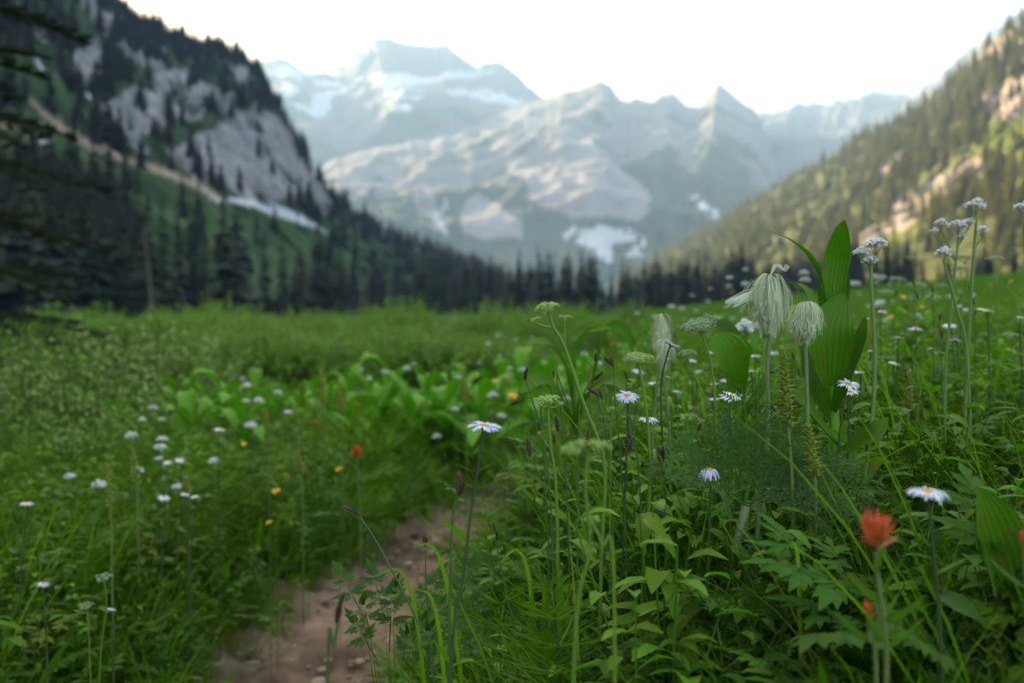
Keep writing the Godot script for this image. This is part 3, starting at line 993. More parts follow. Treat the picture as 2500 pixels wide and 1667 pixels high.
func ground_cover() -> void:
	var gr := [clump_grass(0), clump_grass(1), clump_grass(2)]
	var lo := [clump_lobed(0), clump_lobed(1), clump_lobed(2)]
	var fe := [clump_feather(0), clump_feather(1)]
	var la := [clump_lance(0), clump_lance(1)]
	var ho := [clump_horsetail(0), clump_horsetail(1)]
	var sp := [clump_sprig(0), clump_sprig(1), clump_sprig(2)]
	var W := Color.WHITE
	rng.seed = 41
	# the bank beside the lens
	scatter("leafy_ground_cover", lo, M.gloss, 950, 0.84, 2.3, -0.55, 1.05, 0.03, 0.7, 1.2, "deep green lobed leaves carpeting the bank beside the trail", "ground cover", W)
	scatter("feathery_ground_cover", fe, M.herb, 620, 0.75, 2.2, 0.05, 1.05, 0.1, 0.8, 1.3, "fine feathery foliage carpeting the bank", "ground cover", W)
	scatter("grass", gr, M.leaf, 300, 0.75, 2.3, -1.0, 1.05, 0.05, 0.7, 1.1, "thin arching grass blades on the bank", "grass", W)
	scatter("lance_leaf_ground_cover", la, M.leaf, 300, 0.75, 2.2, -0.3, 1.05, 0.06, 0.75, 1.15, "upright lance shaped leaves among the grass", "ground cover", W)
	scatter("horsetail_ground_cover", ho, M.leaf, 130, 0.9, 2.2, -0.3, 0.7, 0.06, 0.7, 1.0, "pale fine whorls of horsetail among the leaves", "ground cover", W)
	var ly := [clump_leafy(0), clump_leafy(1), clump_leafy(2)]
	rng.seed = 43
	scatter("leafy_ground_cover", ly, M.leaf, 420, 0.8, 2.3, -0.4, 1.05, 0.12, 0.5, 0.85, "leafy upright stems on the bank", "ground cover", W)
	scatter("leafy_ground_cover", ly, M.leaf, 1700, 1.8, 5.0, -1.05, 1.05, 0.12, 0.55, 0.9, "leafy upright stems crowding the meadow", "ground cover", W)
	# the rest of the meadow
	scatter("grass", gr, M.leaf, 5200, 1.4, 8.0, -1.05, 1.05, 0.01, 0.7, 1.15, "meadow grass beside the trail", "grass", W)
	scatter("leafy_ground_cover", lo, M.gloss, 2600, 1.6, 7.0, -1.05, 1.05, 0.05, 0.8, 1.4, "lobed leaves spread through the meadow", "ground cover", W)
	scatter("leafy_ground_cover", sp, M.gloss, 3000, 1.6, 9.0, -1.05, 1.05, 0.08, 0.7, 1.25, "small oval leaves on short stems in the meadow", "ground cover", W)
	scatter("feathery_ground_cover", fe, M.herb, 900, 2.0, 6.0, -1.05, 1.05, 0.08, 0.9, 1.5, "feathery foliage spread through the meadow", "ground cover", W)
	scatter("lance_leaf_ground_cover", la, M.leaf, 1400, 1.6, 8.0, -1.05, 1.05, 0.1, 0.8, 1.3, "lance shaped leaves spread through the meadow", "ground cover", W)
	scatter("horsetail_ground_cover", ho, M.leaf, 700, 1.8, 6.0, -1.05, 0.4, 0.08, 0.9, 1.5, "horsetail spread through the meadow", "ground cover", W)
	scatter("grass", gr, M.leaf, 9000, 8.0, 45.0, -1.05, 1.05, 0.0, 0.8, 1.3, "farther meadow grass", "grass", W)
	scatter("leafy_ground_cover", sp, M.herb, 8000, 8.0, 45.0, -1.05, 1.05, 0.0, 0.8, 1.6, "farther meadow herbs", "ground cover", W)
	scatter("grass", gr, M.leaf, 8000, 45.0, 190.0, -1.05, 1.05, 0.0, 0.9, 1.5, "distant rough grass of the valley floor", "grass", W)

# ------------------------------------------------------------------ shrubs
func shrub_foliage(k: int, n_shoot: int, per: int, leaf_l: float, leaf_w: float, col: Color, wide: float) -> Array:
	rng.seed = 800 + k
	var wood := MB.new()
	var mb := MB.new()
	for s in n_shoot:
		var a := rf(0, TAU)
		var rr := sqrt(rf(0, 1)) * wide
		var o := Vector3(cos(a), 0, sin(a))
		var top := o * rr + Vector3.UP * (rf(0.62, 1.0) * (1.0 - 0.35 * (rr / wide) * (rr / wide)))
		var sp := bez(o * rr * 0.2, o * rr * 0.75 + Vector3.UP * 0.35, top, 6)
		stem_mesh(wood, sp, 0.008, 0.002, Color(0.08, 0.07, 0.045), Color(0.09, 0.1, 0.04), 4)
		for j in per:
			var t := lerpf(0.3, 1.0, float(j) / (per - 1))
			var f := t * 6.0
			var at := sp[mini(int(f), 5)].lerp(sp[mini(int(f) + 1, 6)], f - int(f))
			for q in 2:
				var d := yaw_dir(rf(0, TAU), rf(-0.1, 1.1))
				leaflet(mb, at + d * 0.004, d, Vector3.UP, leaf_l * rf(0.7, 1.25), leaf_w * rf(0.8, 1.2), tone(col, rf(0.65, 1.4)), 0.25, 2)
	return [wood.mesh(), mb.mesh()]

func outline(px: float) -> float:
	var o := [400, 800, 440, 798, 520, 775, 560, 752, 590, 738, 615, 748, 650, 742, 690, 786, 740, 792, 790, 780, 850, 775, 890, 768, 940, 784, 985, 770, 1030, 776, 1060, 752, 1085, 778, 1130, 796, 1180, 782, 1240, 800, 1420, 802]
	for k in range(0, o.size() - 2, 2):
		if px <= o[k + 2]:
			return lerpf(o[k + 1], o[k + 3], clampf((px - o[k]) / float(o[k + 2] - o[k]), 0.0, 1.0))
	return 800.0

func shrubs() -> void:
	var far := []
	for k in 4:
		far.append(shrub_foliage(k, 85, 18, 0.062, 0.02, Color(0.19, 0.31, 0.05), 0.72))
	var near := []
	for k in 3:
		near.append(shrub_foliage(20 + k, 80, 16, 0.062, 0.027, Color(0.19, 0.31, 0.05), 0.7))
	rng.seed = 51
	# pale green willows beyond the lilies
	for k in 142:
		var d := rf(7.6, 12.0) if k < 70 else rf(15.0, 46.0)
		var px := rf(420, 1250) if k < 70 else rf(-20, 1560)
		var top := outline(px) + rf(-4, 22)
		var at := P(px, 760, d)
		at.y = G(at.x, at.z)
		var h := clampf(P(px, top, d).y - at.y, 0.45, 1.6)
		if k >= 70:
			h = rf(0.7, 1.15) * (1.0 + 0.009 * d)
		var o := thing("willow_shrub", ("tall " if h > 1.15 else ("low " if h < 0.85 else "")) + "pale green willow bush in the thicket beyond the meadow", "shrub", at, "pale willow bushes beyond the meadow")
		var f: Array = far[rng.randi() % 4]
		var xf := Transform3D(Basis(Vector3.UP, rf(0, TAU)).scaled(Vector3(h * rf(0.9, 1.3), h, h * rf(0.9, 1.3))), Vector3.ZERO)
		part(o, "stems", f[0], M.bark, xf)
		part(o, "foliage", f[1], M.leaf, xf)
	# glossy darker willows at the near side
	for k in [[20, 800, 5.2], [110, 770, 5.8], [210, 800, 5.6], [310, 775, 6.4], [390, 770, 6.8], [60, 900, 4.4], [170, 900, 4.6], [280, 880, 5.0], [20, 1000, 3.9], [120, 1010, 3.9], [400, 850, 6.0], [-70, 850, 4.6], [490, 815, 8.5], [560, 800, 10.0], [230, 985, 4.2]]:
		var at := P(k[0], 760, k[2])
		at.y = G(at.x, at.z)
		var h: float = P(k[0], k[1], k[2]).y - at.y
		var o := thing("glossy_shrub", ("tall " if h > 0.85 else ("low " if h < 0.6 else "")) + "glossy green willow bush at the edge of the meadow", "shrub", at, "glossy willow bushes by the meadow edge")
		var f: Array = near[rng.randi() % 3]
		var xf := Transform3D(Basis(Vector3.UP, rf(0, TAU)).scaled(Vector3(h * 1.1, h * 1.08, h * 1.1)), Vector3.ZERO)
		part(o, "stems", f[0], M.bark, xf)
		part(o, "foliage", f[1], M.shiny, xf)
	# one tall sprig above the rest
	var at := P(395, 760, 6.2)
	at.y = G(at.x, at.z)
	var hh := P(395, 742, 6.2).y - at.y
	var o := thing("glossy_shrub", "tallest upright willow sprig rising above the glossy bushes", "shrub", at)
	var f: Array = near[1]
	var xf := Transform3D(Basis(Vector3.UP, 1.0).scaled(Vector3(0.28, hh, 0.28)), Vector3.ZERO)
	part(o, "stems", f[0], M.bark, xf)
	part(o, "foliage", f[1], M.shiny, xf)

# a fir beside the meadow whose boughs reach into the view
func near_fir(base: Vector3, height: float, label: String, seed_k: int) -> void:
	rng.seed = 900 + seed_k
	base.y = G(base.x, base.z)
	var o := thing("fir_tree", label, "conifer", base, "")
	var tr := MB.new()
	stem_mesh(tr, PackedVector3Array([Vector3(0, -0.1, 0), Vector3(0, height * 0.5, 0), Vector3(0, height, 0)]), height * 0.018, 0.02, Color(0.07, 0.055, 0.045), Color(0.06, 0.05, 0.04), 10)
	part(o, "trunk", tr.mesh(), M.bark)
	var mb := MB.new()
	var tiers := 30
	for k in tiers:
		var y := lerpf(0.55, height * 0.97, pow(k / float(tiers - 1), 1.05))
		var rad := lerpf(1.5, 0.12, y / height)
		for j in 9:
			var a := TAU * j / 9.0 + k * 1.9 + rf(-0.3, 0.3)
			var ln := rad * rf(0.75, 1.15)
			var d := Vector3(cos(a), 0, sin(a))
			var sd := Vector3(-sin(a), 0, cos(a))
			var c0 := Vector3(0, y, 0)
			var sp := bez(c0, c0 + d * ln * 0.5 - Vector3.UP * ln * 0.02, c0 + d * ln - Vector3.UP * ln * rf(0.1, 0.3), 8)
			for q in 8:
				for s in [-1.0, 1.0]:
					var tl: float = ln * 0.34 * (1.0 - q / 9.5) * rf(0.7, 1.1) + 0.04
					var bd: Vector3 = (d * 0.75 + sd * s * 0.8 - Vector3.UP * 0.15).normalized()
					var twig: Vector3 = sp[q + 1]
					var col := tone(Color(0.022, 0.036, 0.016), rf(0.7, 1.4))
					# needle spray: a bottle brush of small triangles
					for e in 9:
						var te := e / 9.0
						var at: Vector3 = twig + bd * tl * te
						for g in 3:
							var nd: Vector3 = (bd * 0.6 + bd.cross(Vector3.UP) * [-1.0, 1.0, 0.0][g] + Vector3.UP * [0.25, 0.25, 0.9][g]).normalized()
							mb.tri(at - bd * 0.012, at + bd * 0.012, at + nd * 0.06, col)
	part(o, "crown", mb.mesh(), M.needles)

# ------------------------------------------------------------------ corn lilies
func lily_template(k: int) -> Node3D:
	rng.seed = 1000 + k
	var o := thing("corn_lily", "corn lily with broad arching pleated leaves among white meadow flowers", "corn lily", Vector3.ZERO, "corn lilies in the meadow")
	var h := rf(0.38, 0.5)
	var sm := MB.new()
	stem_mesh(sm, PackedVector3Array([Vector3(0, -0.02, 0), Vector3(0.01, h * 0.5, 0), Vector3(0.015, h, 0)]), 0.009, 0.005, tone(LILY, 0.9), LILY)
	part(o, "stem", sm.mesh(), M.stem)
	for j in 9:
		var t := (j + 0.5) / 9.0
		var a := j * 2.4 + rf(-0.3, 0.3)
		var d := Vector3(cos(a), 0, sin(a))
		var ln := lerpf(0.36, 0.24, t) * rf(0.85, 1.15)
		var b := Vector3(0, h * (0.12 + 0.8 * t), 0)
		var up := lerpf(0.5, 0.9, t)
		var sp := bez(b, b + d * ln * 0.35 + Vector3.UP * ln * up * 0.9, b + d * ln * (1.15 - 0.55 * t) + Vector3.UP * ln * (up - rf(0.35, 0.6)), 9)
		var mb := MB.new()
		broad_leaf(mb, sp, rf(0.095, 0.14) * lerpf(1.0, 0.75, t), (Vector3.UP * 0.8 - d * 0.5).normalized(), 16, 0.05, 0.35, tone(LILY, rf(0.9, 1.15)), tone(LILY, rf(1.1, 1.5)), 0.42, rf(-0.4, 0.4), 0.3)
		part(o, "leaf", mb.mesh(), M.lily)
	return o

func lilies() -> void:
	var tp := []
	for k in 4:
		tp.append(lily_template(k))
	rng.seed = 61
	var spots := []
	for k in [[350, 905, 5.2], [430, 900, 5.4], [500, 890, 5.6], [545, 905, 5.0], [620, 885, 6.0], [660, 930, 4.8], [700, 905, 5.6], [455, 960, 4.4], [300, 955, 4.6], [850, 875, 6.2], [900, 870, 6.0], [955, 870, 5.4], [1000, 895, 5.0], [1045, 870, 5.8], [1090, 885, 5.2], [930, 935, 5.0], [1010, 930, 5.4], [1130, 870, 6.2], [1180, 870, 5.0], [1225, 880, 7.0], [1120, 905, 6.0], [800, 905, 5.2], [760, 890, 6.4], [1270, 850, 6.0], [1340, 845, 5.0], [1420, 835, 6.0], [1480, 830, 4.8], [1550, 815, 5.6], [1650, 800, 5.0], [860, 965, 4.6], [950, 960, 5.2], [590, 960, 4.2], [1830, 760, 4.5], [2270, 870, 2.3], [2330, 905, 1.95], [1960, 740, 5.0], [2230, 700, 6.0], [580, 870, 7.5], [690, 860, 7.5], [1750, 770, 6.0]]:
		spots.append(k)
	for k in spots.size():
		var d: float = spots[k][2]
		var at := P(spots[k][0], 760, d)
		at.y = G(at.x, at.z)
		var hh: float = clampf(P(spots[k][0], spots[k][1], d).y - at.y, 0.25, 0.75)
		var src: Node3D = tp[k % 4]
		var sc := hh / 0.56
		if k < 4:
			src.transform = Transform3D(Basis(Vector3.UP, rf(0, TAU)).scaled(Vector3.ONE * sc), at)
		else:
			copy(src, at, rf(0, TAU), sc, ("large " if hh > 0.6 else ("small " if hh < 0.48 else "")) + "corn lily with broad arching pleated leaves among white meadow flowers", "corn lilies in the meadow")

func lily_leaf(o: Node3D, pts: Array, d: float, wpx: float, face: Vector3, c0: Color, c1: Color, wide_at := 0.45, twist := 0.0, pleat := 0.055, cup := 0.3, called := "leaf") -> MeshInstance3D:
	var sp := []
	for k in pts:
		sp.append(P(k[0], k[1], k[2] if k.size() > 2 else d) - o.position)
	var mb := MB.new()
	broad_leaf(mb, poly_curve(sp, 18), wpx / FOCAL * d, face.normalized(), 28, pleat, cup, c0, c1, wide_at, twist, 0.3)
	return part(o, called, mb.mesh(), M.lily)

func hero_lilies() -> void:
	var d := 1.34
	var b := P(2040, 1250, d)
	b.y = G(b.x, b.z)
	var o := thing("corn_lily", "tall upright corn lily beside the silky pasqueflower seed heads", "corn lily", b)
	var sm := MB.new()
	stem_mesh(sm, poly_curve([Vector3(0, -0.03, 0), P(2038, 1100, d) - b, P(2030, 930, d) - b, P(2032, 800, d) - b], 14), 0.009, 0.005, tone(LILY, 1.3), tone(LILY, 1.2), 8)
	part(o, "stem", sm.mesh(), M.stem)
	var F := Vector3(0.1, 0.25, 1.0)
	var L := tone(LILY, 0.8)
	lily_leaf(o, [[2040, 830, 1.35], [2052, 720, 1.37], [2062, 626, 1.38]], 1.37, 46, Vector3(-0.5, 0.1, 1), tone(L, 0.7), tone(L, 0.8))
	lily_leaf(o, [[2031, 850], [2036, 720], [2049, 620], [2064, 537, 1.3]], d, 66, Vector3(-0.25, 0.15, 1), tone(L, 0.85), tone(L, 1.15), 0.62, 0.5)
	lily_leaf(o, [[2022, 760, 1.33], [2006, 690, 1.32], [1975, 628, 1.3], [1930, 586, 1.27], [1877, 564, 1.25]], 1.3, 40, Vector3(0.5, 0.9, 0.55), tone(L, 0.9), tone(L, 1.4), 0.35, -0.3)
	lily_leaf(o, [[2015, 840, 1.36], [1990, 745, 1.38], [1955, 700, 1.4], [1922, 690, 1.42]], 1.38, 36, Vector3(0.4, 0.9, 0.4), L, tone(L, 1.3), 0.4)
	lily_leaf(o, [[2026, 830], [2010, 760], [1999, 690]], 1.33, 26, Vector3(0.3, 0.1, 1), tone(L, 0.7), tone(L, 0.9))
	lily_leaf(o, [[2028, 942, 1.31], [2027, 870, 1.29], [2032, 795, 1.29], [2062, 716, 1.33]], 1.3, 104, F, tone(L, 0.95), tone(L, 0.85), 0.5, 0.35, 0.055, 0.45)
	lily_leaf(o, [[2036, 1005, 1.32], [2065, 920, 1.3], [2098, 840, 1.3], [2114, 772, 1.31]], 1.31, 54, Vector3(-0.8, 0.35, 0.8), tone(L, 0.6), tone(L, 0.75), 0.5, 0.4)
	lily_leaf(o, [[2110, 860, 1.36], [2122, 820, 1.36], [2126, 772, 1.37]], 1.36, 26, Vector3(0.3, 0.1, 1), tone(Color(0.14, 0.2, 0.02), 1.0), Color(0.17, 0.22, 0.02))
	lily_leaf(o, [[2032, 1025, 1.34], [1992, 960, 1.32], [1966, 890, 1.33], [1953, 820, 1.36]], 1.33, 72, Vector3(0.7, 0.3, 0.8), tone(L, 0.6), tone(L, 0.7), 0.45)
	lily_leaf(o, [[2050, 1095, 1.32], [2002, 1035, 1.28], [1962, 985, 1.27], [1930, 945, 1.28]], 1.28, 78, Vector3(0.3, 0.9, 0.6), tone(L, 1.0), tone(Color(0.085, 0.19, 0.02), 1.0), 0.4)
	lily_leaf(o, [[2040, 1110, 1.3], [2090, 1085, 1.27], [2135, 1055, 1.25], [2168, 1018, 1.25]], 1.26, 56, Vector3(-0.2, 0.9, 0.7), tone(L, 0.9), Color(0.10, 0.19, 0.02), 0.5, -0.3)
	lily_leaf(o, [[2070, 1190, 1.3], [2110, 1155, 1.27], [2158, 1118, 1.26]], 1.27, 46, Vector3(-0.2, 0.8, 0.8), Color(0.14, 0.19, 0.02), Color(0.26, 0.25, 0.02), 0.55).set_meta("label", "yellowing lower leaf")
	d = 1.4
	b = P(1803, 1200, d)
	b.y = G(b.x, b.z)
	o = thing("corn_lily", "short corn lily with one broad folded leaf behind the white daisy", "corn lily", b)
	sm = MB.new()
	stem_mesh(sm, poly_curve([Vector3(0, -0.03, 0), P(1803, 1110, d) - b, P(1801, 985, d) - b, P(1800, 900, d) - b], 12), 0.007, 0.004, tone(L, 1.2), tone(L, 1.2), 8)
	part(o, "stem", sm.mesh(), M.stem)
	lily_leaf(o, [[1801, 980, 1.4], [1794, 905, 1.36], [1774, 850, 1.35], [1748, 810, 1.36]], 1.36, 100, Vector3(0.35, 0.35, 1), tone(L, 0.9), tone(L, 1.25), 0.55, 0.2, 0.055, 0.35)
	lily_leaf(o, [[1803, 930, 1.44], [1796, 850, 1.45], [1770, 806, 1.44], [1730, 784, 1.42]], 1.44, 62, Vector3(0.7, 0.5, 0.5), tone(L, 0.7), Color(0.09, 0.16, 0.06), 0.5, 0.3)
	lily_leaf(o, [[1802, 1130, 1.4], [1780, 1070, 1.37], [1768, 1005, 1.4]], 1.39, 66, Vector3(0.5, 0.2, 1), Color(0.09, 0.15, 0.085), Color(0.12, 0.18, 0.11), 0.5)
	lily_leaf(o, [[1802, 1075, 1.4], [1824, 1005, 1.38], [1860, 950, 1.36], [1884, 890, 1.37]], 1.38, 32, Vector3(-0.6, 0.6, 0.6), tone(L, 0.8), tone(L, 1.0), 0.5)
	lily_leaf(o, [[1808, 930, 1.42], [1830, 860, 1.42], [1862, 812, 1.44]], 1.43, 22, Vector3(-0.6, 0.6, 0.6), tone(L, 0.9), tone(L, 1.2), 0.5)
	d = 1.95
	b = P(1410, 1000, d)
	b.y = G(b.x, b.z)
	o = thing("corn_lily", "corn lily whose long leaves arch over behind the green umbel stalk", "corn lily", b)
	sm = MB.new()
	stem_mesh(sm, poly_curve([Vector3(0, -0.03, 0), P(1408, 1000, d) - b, P(1400, 900, d) - b], 10), 0.01, 0.006, tone(L, 1.1), L, 8)
	part(o, "stem", sm.mesh(), M.stem)
	lily_leaf(o, [[1402, 1010, d], [1378, 890, d], [1335, 838, 1.9], [1284, 838, 1.86]], 1.92, 34, Vector3(0.6, 0.8, 0.3), tone(L, 0.9), tone(L, 1.3), 0.5)
	lily_leaf(o, [[1400, 950, d], [1408, 850, d], [1448, 806, 1.9], [1495, 802, 1.86]], 1.92, 36, Vector3(-0.6, 0.8, 0.3), tone(L, 1.0), tone(L, 1.3), 0.5)
	lily_leaf(o, [[1440, 960, 2.0], [1480, 810, 2.0], [1528, 808, 1.97], [1548, 868, 1.95]], 1.97, 28, Vector3(-0.8, 0.6, 0.4), tone(L, 0.8), tone(L, 1.1), 0.55)
	lily_leaf(o, [[1405, 1040, 1.95], [1440, 960, 1.85], [1490, 930, 1.8], [1530, 950, 1.75]], 1.85, 60, Vector3(-0.3, 0.9, 0.5), tone(L, 0.8), tone(L, 1.0), 0.5)
	lily_leaf(o, [[1405, 1060, 1.95], [1370, 980, 1.88], [1320, 930, 1.85], [1270, 960, 1.8]], 1.88, 60, Vector3(0.3, 0.9, 0.5), tone(L, 0.8), tone(L, 1.0), 0.5)

# ------------------------------------------------------------------ flowers
# stem curve through pixels from the ground up to the head; returns [base, local points]
func stalk(pix: Array, d: float) -> Array:
	var last: Array = pix[pix.size() - 1]
	var b := P(last[0], last[1], last[2] if last.size() > 2 else d)
	b.y = G(b.x, b.z)
	var pts := [Vector3(0, -0.02, 0)]
	for k in range(pix.size() - 1, -1, -1):
		var p := P(pix[k][0], pix[k][1], pix[k][2] if pix[k].size() > 2 else d)
		if p.y > b.y + 0.02:
			pts.append(p - b)
	return [b, pts]

func aim(nrm: Vector3, spin := 0.0) -> Basis:
	var y := nrm.normalized()
	var x := y.cross(Vector3(0.13, 0.2, 0.97)).normalized()
	return Basis(x, y, x.cross(y)) * Basis(Vector3.UP, spin)

var petal_m := {}
func petal(droop: float) -> ArrayMesh:
	var key := snappedf(droop, 0.1)
	if not petal_m.has(key):
		var mb := MB.new()
		var l := PackedVector3Array(); var m := PackedVector3Array(); var r := PackedVector3Array()
		for k in 6:
			var t := k / 5.0
			var w: float = [0.035, 0.06, 0.075, 0.078, 0.066, 0.03][k]
			var y: float = 0.10 * sin(t * PI * 0.6) - key * t * t
			var x := 0.2 + 0.8 * t * (1.0 - 0.25 * key * t)
			l.append(Vector3(x, y + w * 0.25, -w)); m.append(Vector3(x, y, 0)); r.append(Vector3(x, y + w * 0.25, w))
		mb.strip(l, m, Color.WHITE, Color.WHITE)
		mb.strip(m, r, Color(0.94, 0.94, 0.96), Color.WHITE)
		petal_m[key] = mb.mesh()
	return petal_m[key]

var disc_mesh: ArrayMesh
var cup_mesh: ArrayMesh
func daisy_bits() -> void:
	rng.seed = 1300
	var mb := MB.new()
	mb.blob(Vector3(0, 0.02, 0), Vector3(0.25, 0.1, 0.25), 6, 14, Color(0.75, 0.42, 0.02), Color(0.5, 0.3, 0.02))
	for k in 90:
		var r := 0.25 * sqrt((k + 0.5) / 90.0)
		var a := k * 2.39996
		var y := 0.02 + 0.1 * sqrt(maxf(0.0, 1.0 - (r / 0.26) * (r / 0.26)))
		mb.blob(Vector3(r * cos(a), y, r * sin(a)), Vector3(0.021, 0.034, 0.021), 2, 4, Color(0.85, 0.5, 0.03).lerp(Color(0.6, 0.45, 0.05), rf(0, 0.8)), Color(0.6, 0.3, 0.02))
	disc_mesh = mb.mesh()
	mb = MB.new()
	mb.blob(Vector3(0, -0.08, 0), Vector3(0.24, 0.13, 0.24), 5, 12, Color(0.04, 0.06, 0.025), Color(0.03, 0.05, 0.02))
	for k in 40:
		var a := k * 2.4
		var d := Vector3(cos(a), 0, sin(a))
		var sd := Vector3(-sin(a), 0, cos(a)) * 0.025
		var y := -0.16 + 0.12 * k / 40.0
		mb.tri(d * 0.2 + Vector3.UP * y - sd, d * 0.2 + Vector3.UP * y + sd, d * 0.31 + Vector3.UP * (y + 0.11), Color(0.05, 0.07, 0.035))
	cup_mesh = mb.mesh()

func petal_ring(n: int, droop: float) -> ArrayMesh:
	var mb := MB.new()
	for k in n:
		var a := TAU * k / n + rf(-0.07, 0.07)
		var src := MB.new()
		var w := rf(0.06, 0.085)
		var dr := droop + rf(-0.08, 0.1)
		blade(src, Vector3(0.2, 0.0, 0), Vector3(rf(0.9, 1.05), -dr, 0), Vector3(0, 0.12, 0), w * 2.0, Color.WHITE, Color.WHITE, 4, Vector3(0, 0.1, 1))
		mb.add(src, Transform3D(Basis(Vector3.UP, a), Vector3.ZERO))
	return mb.mesh()

const WHITE := Color(0.80, 0.80, 0.86)
const LILAC := Color(0.60, 0.56, 0.80)
var tint_mats := {}
func tinted(c: Color, back := 0.6) -> StandardMaterial3D:
	if not tint_mats.has(c):
		var m := mat(0.6, Color(back, back, back))
		m.albedo_color = c.linear_to_srgb()
		tint_mats[c] = m
	return tint_mats[c]

func daisy(label: String, pix: Array, d: float, wpx: float, nrm: Vector3, droop: float, col: Color, group := "", whole := true, n := 30) -> Node3D:
	var st := stalk(pix, d)
	var o := thing("daisy", label, "daisy", st[0], group)
	var pts: Array = st[1]
	var r := wpx / FOCAL * d * 0.5
	var top: Vector3 = pts[pts.size() - 1]
	var bs := aim(nrm, rf(0, 6))
	var head := top
	pts[pts.size() - 1] = top - bs.y * r * 0.18
	var sm := MB.new()
	var sc := Color(0.05, 0.09, 0.03)
	var cv := poly_curve(pts, 14)
	stem_mesh(sm, cv, 0.0017, 0.0012, sc, tone(sc, 0.8))
	part(o, "stem", sm.mesh(), M.stem)
	if whole:
		for k in 2:
			var lm := MB.new()
			var f := cv[3 + 4 * k]
			var a := rf(0, TAU)
			blade(lm, f, f + yaw_dir(a, 0.6) * 0.035, Vector3.ZERO, 0.007, LANCE, LANCE, 4)
			part(o, "leaf", lm.mesh(), M.leaf)
	var hx := Transform3D(bs.scaled_local(Vector3(r, r, r)), head)
	part(o, "disc", disc_mesh, M.dry, hx)
	part(o, "involucre", cup_mesh, M.stem, hx)
	if whole:
		for k in n:
			var a := TAU * k / n + rf(-0.09, 0.09)
			var b := bs * Basis(Vector3.UP, a) * Basis(Vector3.BACK, rf(-0.1, 0.12)) * Basis(Vector3.RIGHT, rf(-0.25, 0.25))
			part(o, "petal", petal(clampf(droop + rf(-0.1, 0.12), -0.1, 0.9)), tinted(col), Transform3D(b.scaled_local(Vector3(r * rf(0.88, 1.06), r, r * rf(0.8, 1.15))), head))
	else:
		var rg := part(o, "petal_ring", petal_ring(26, droop), tinted(col), hx)
		rg.set_meta("kind", "stuff")
	return o

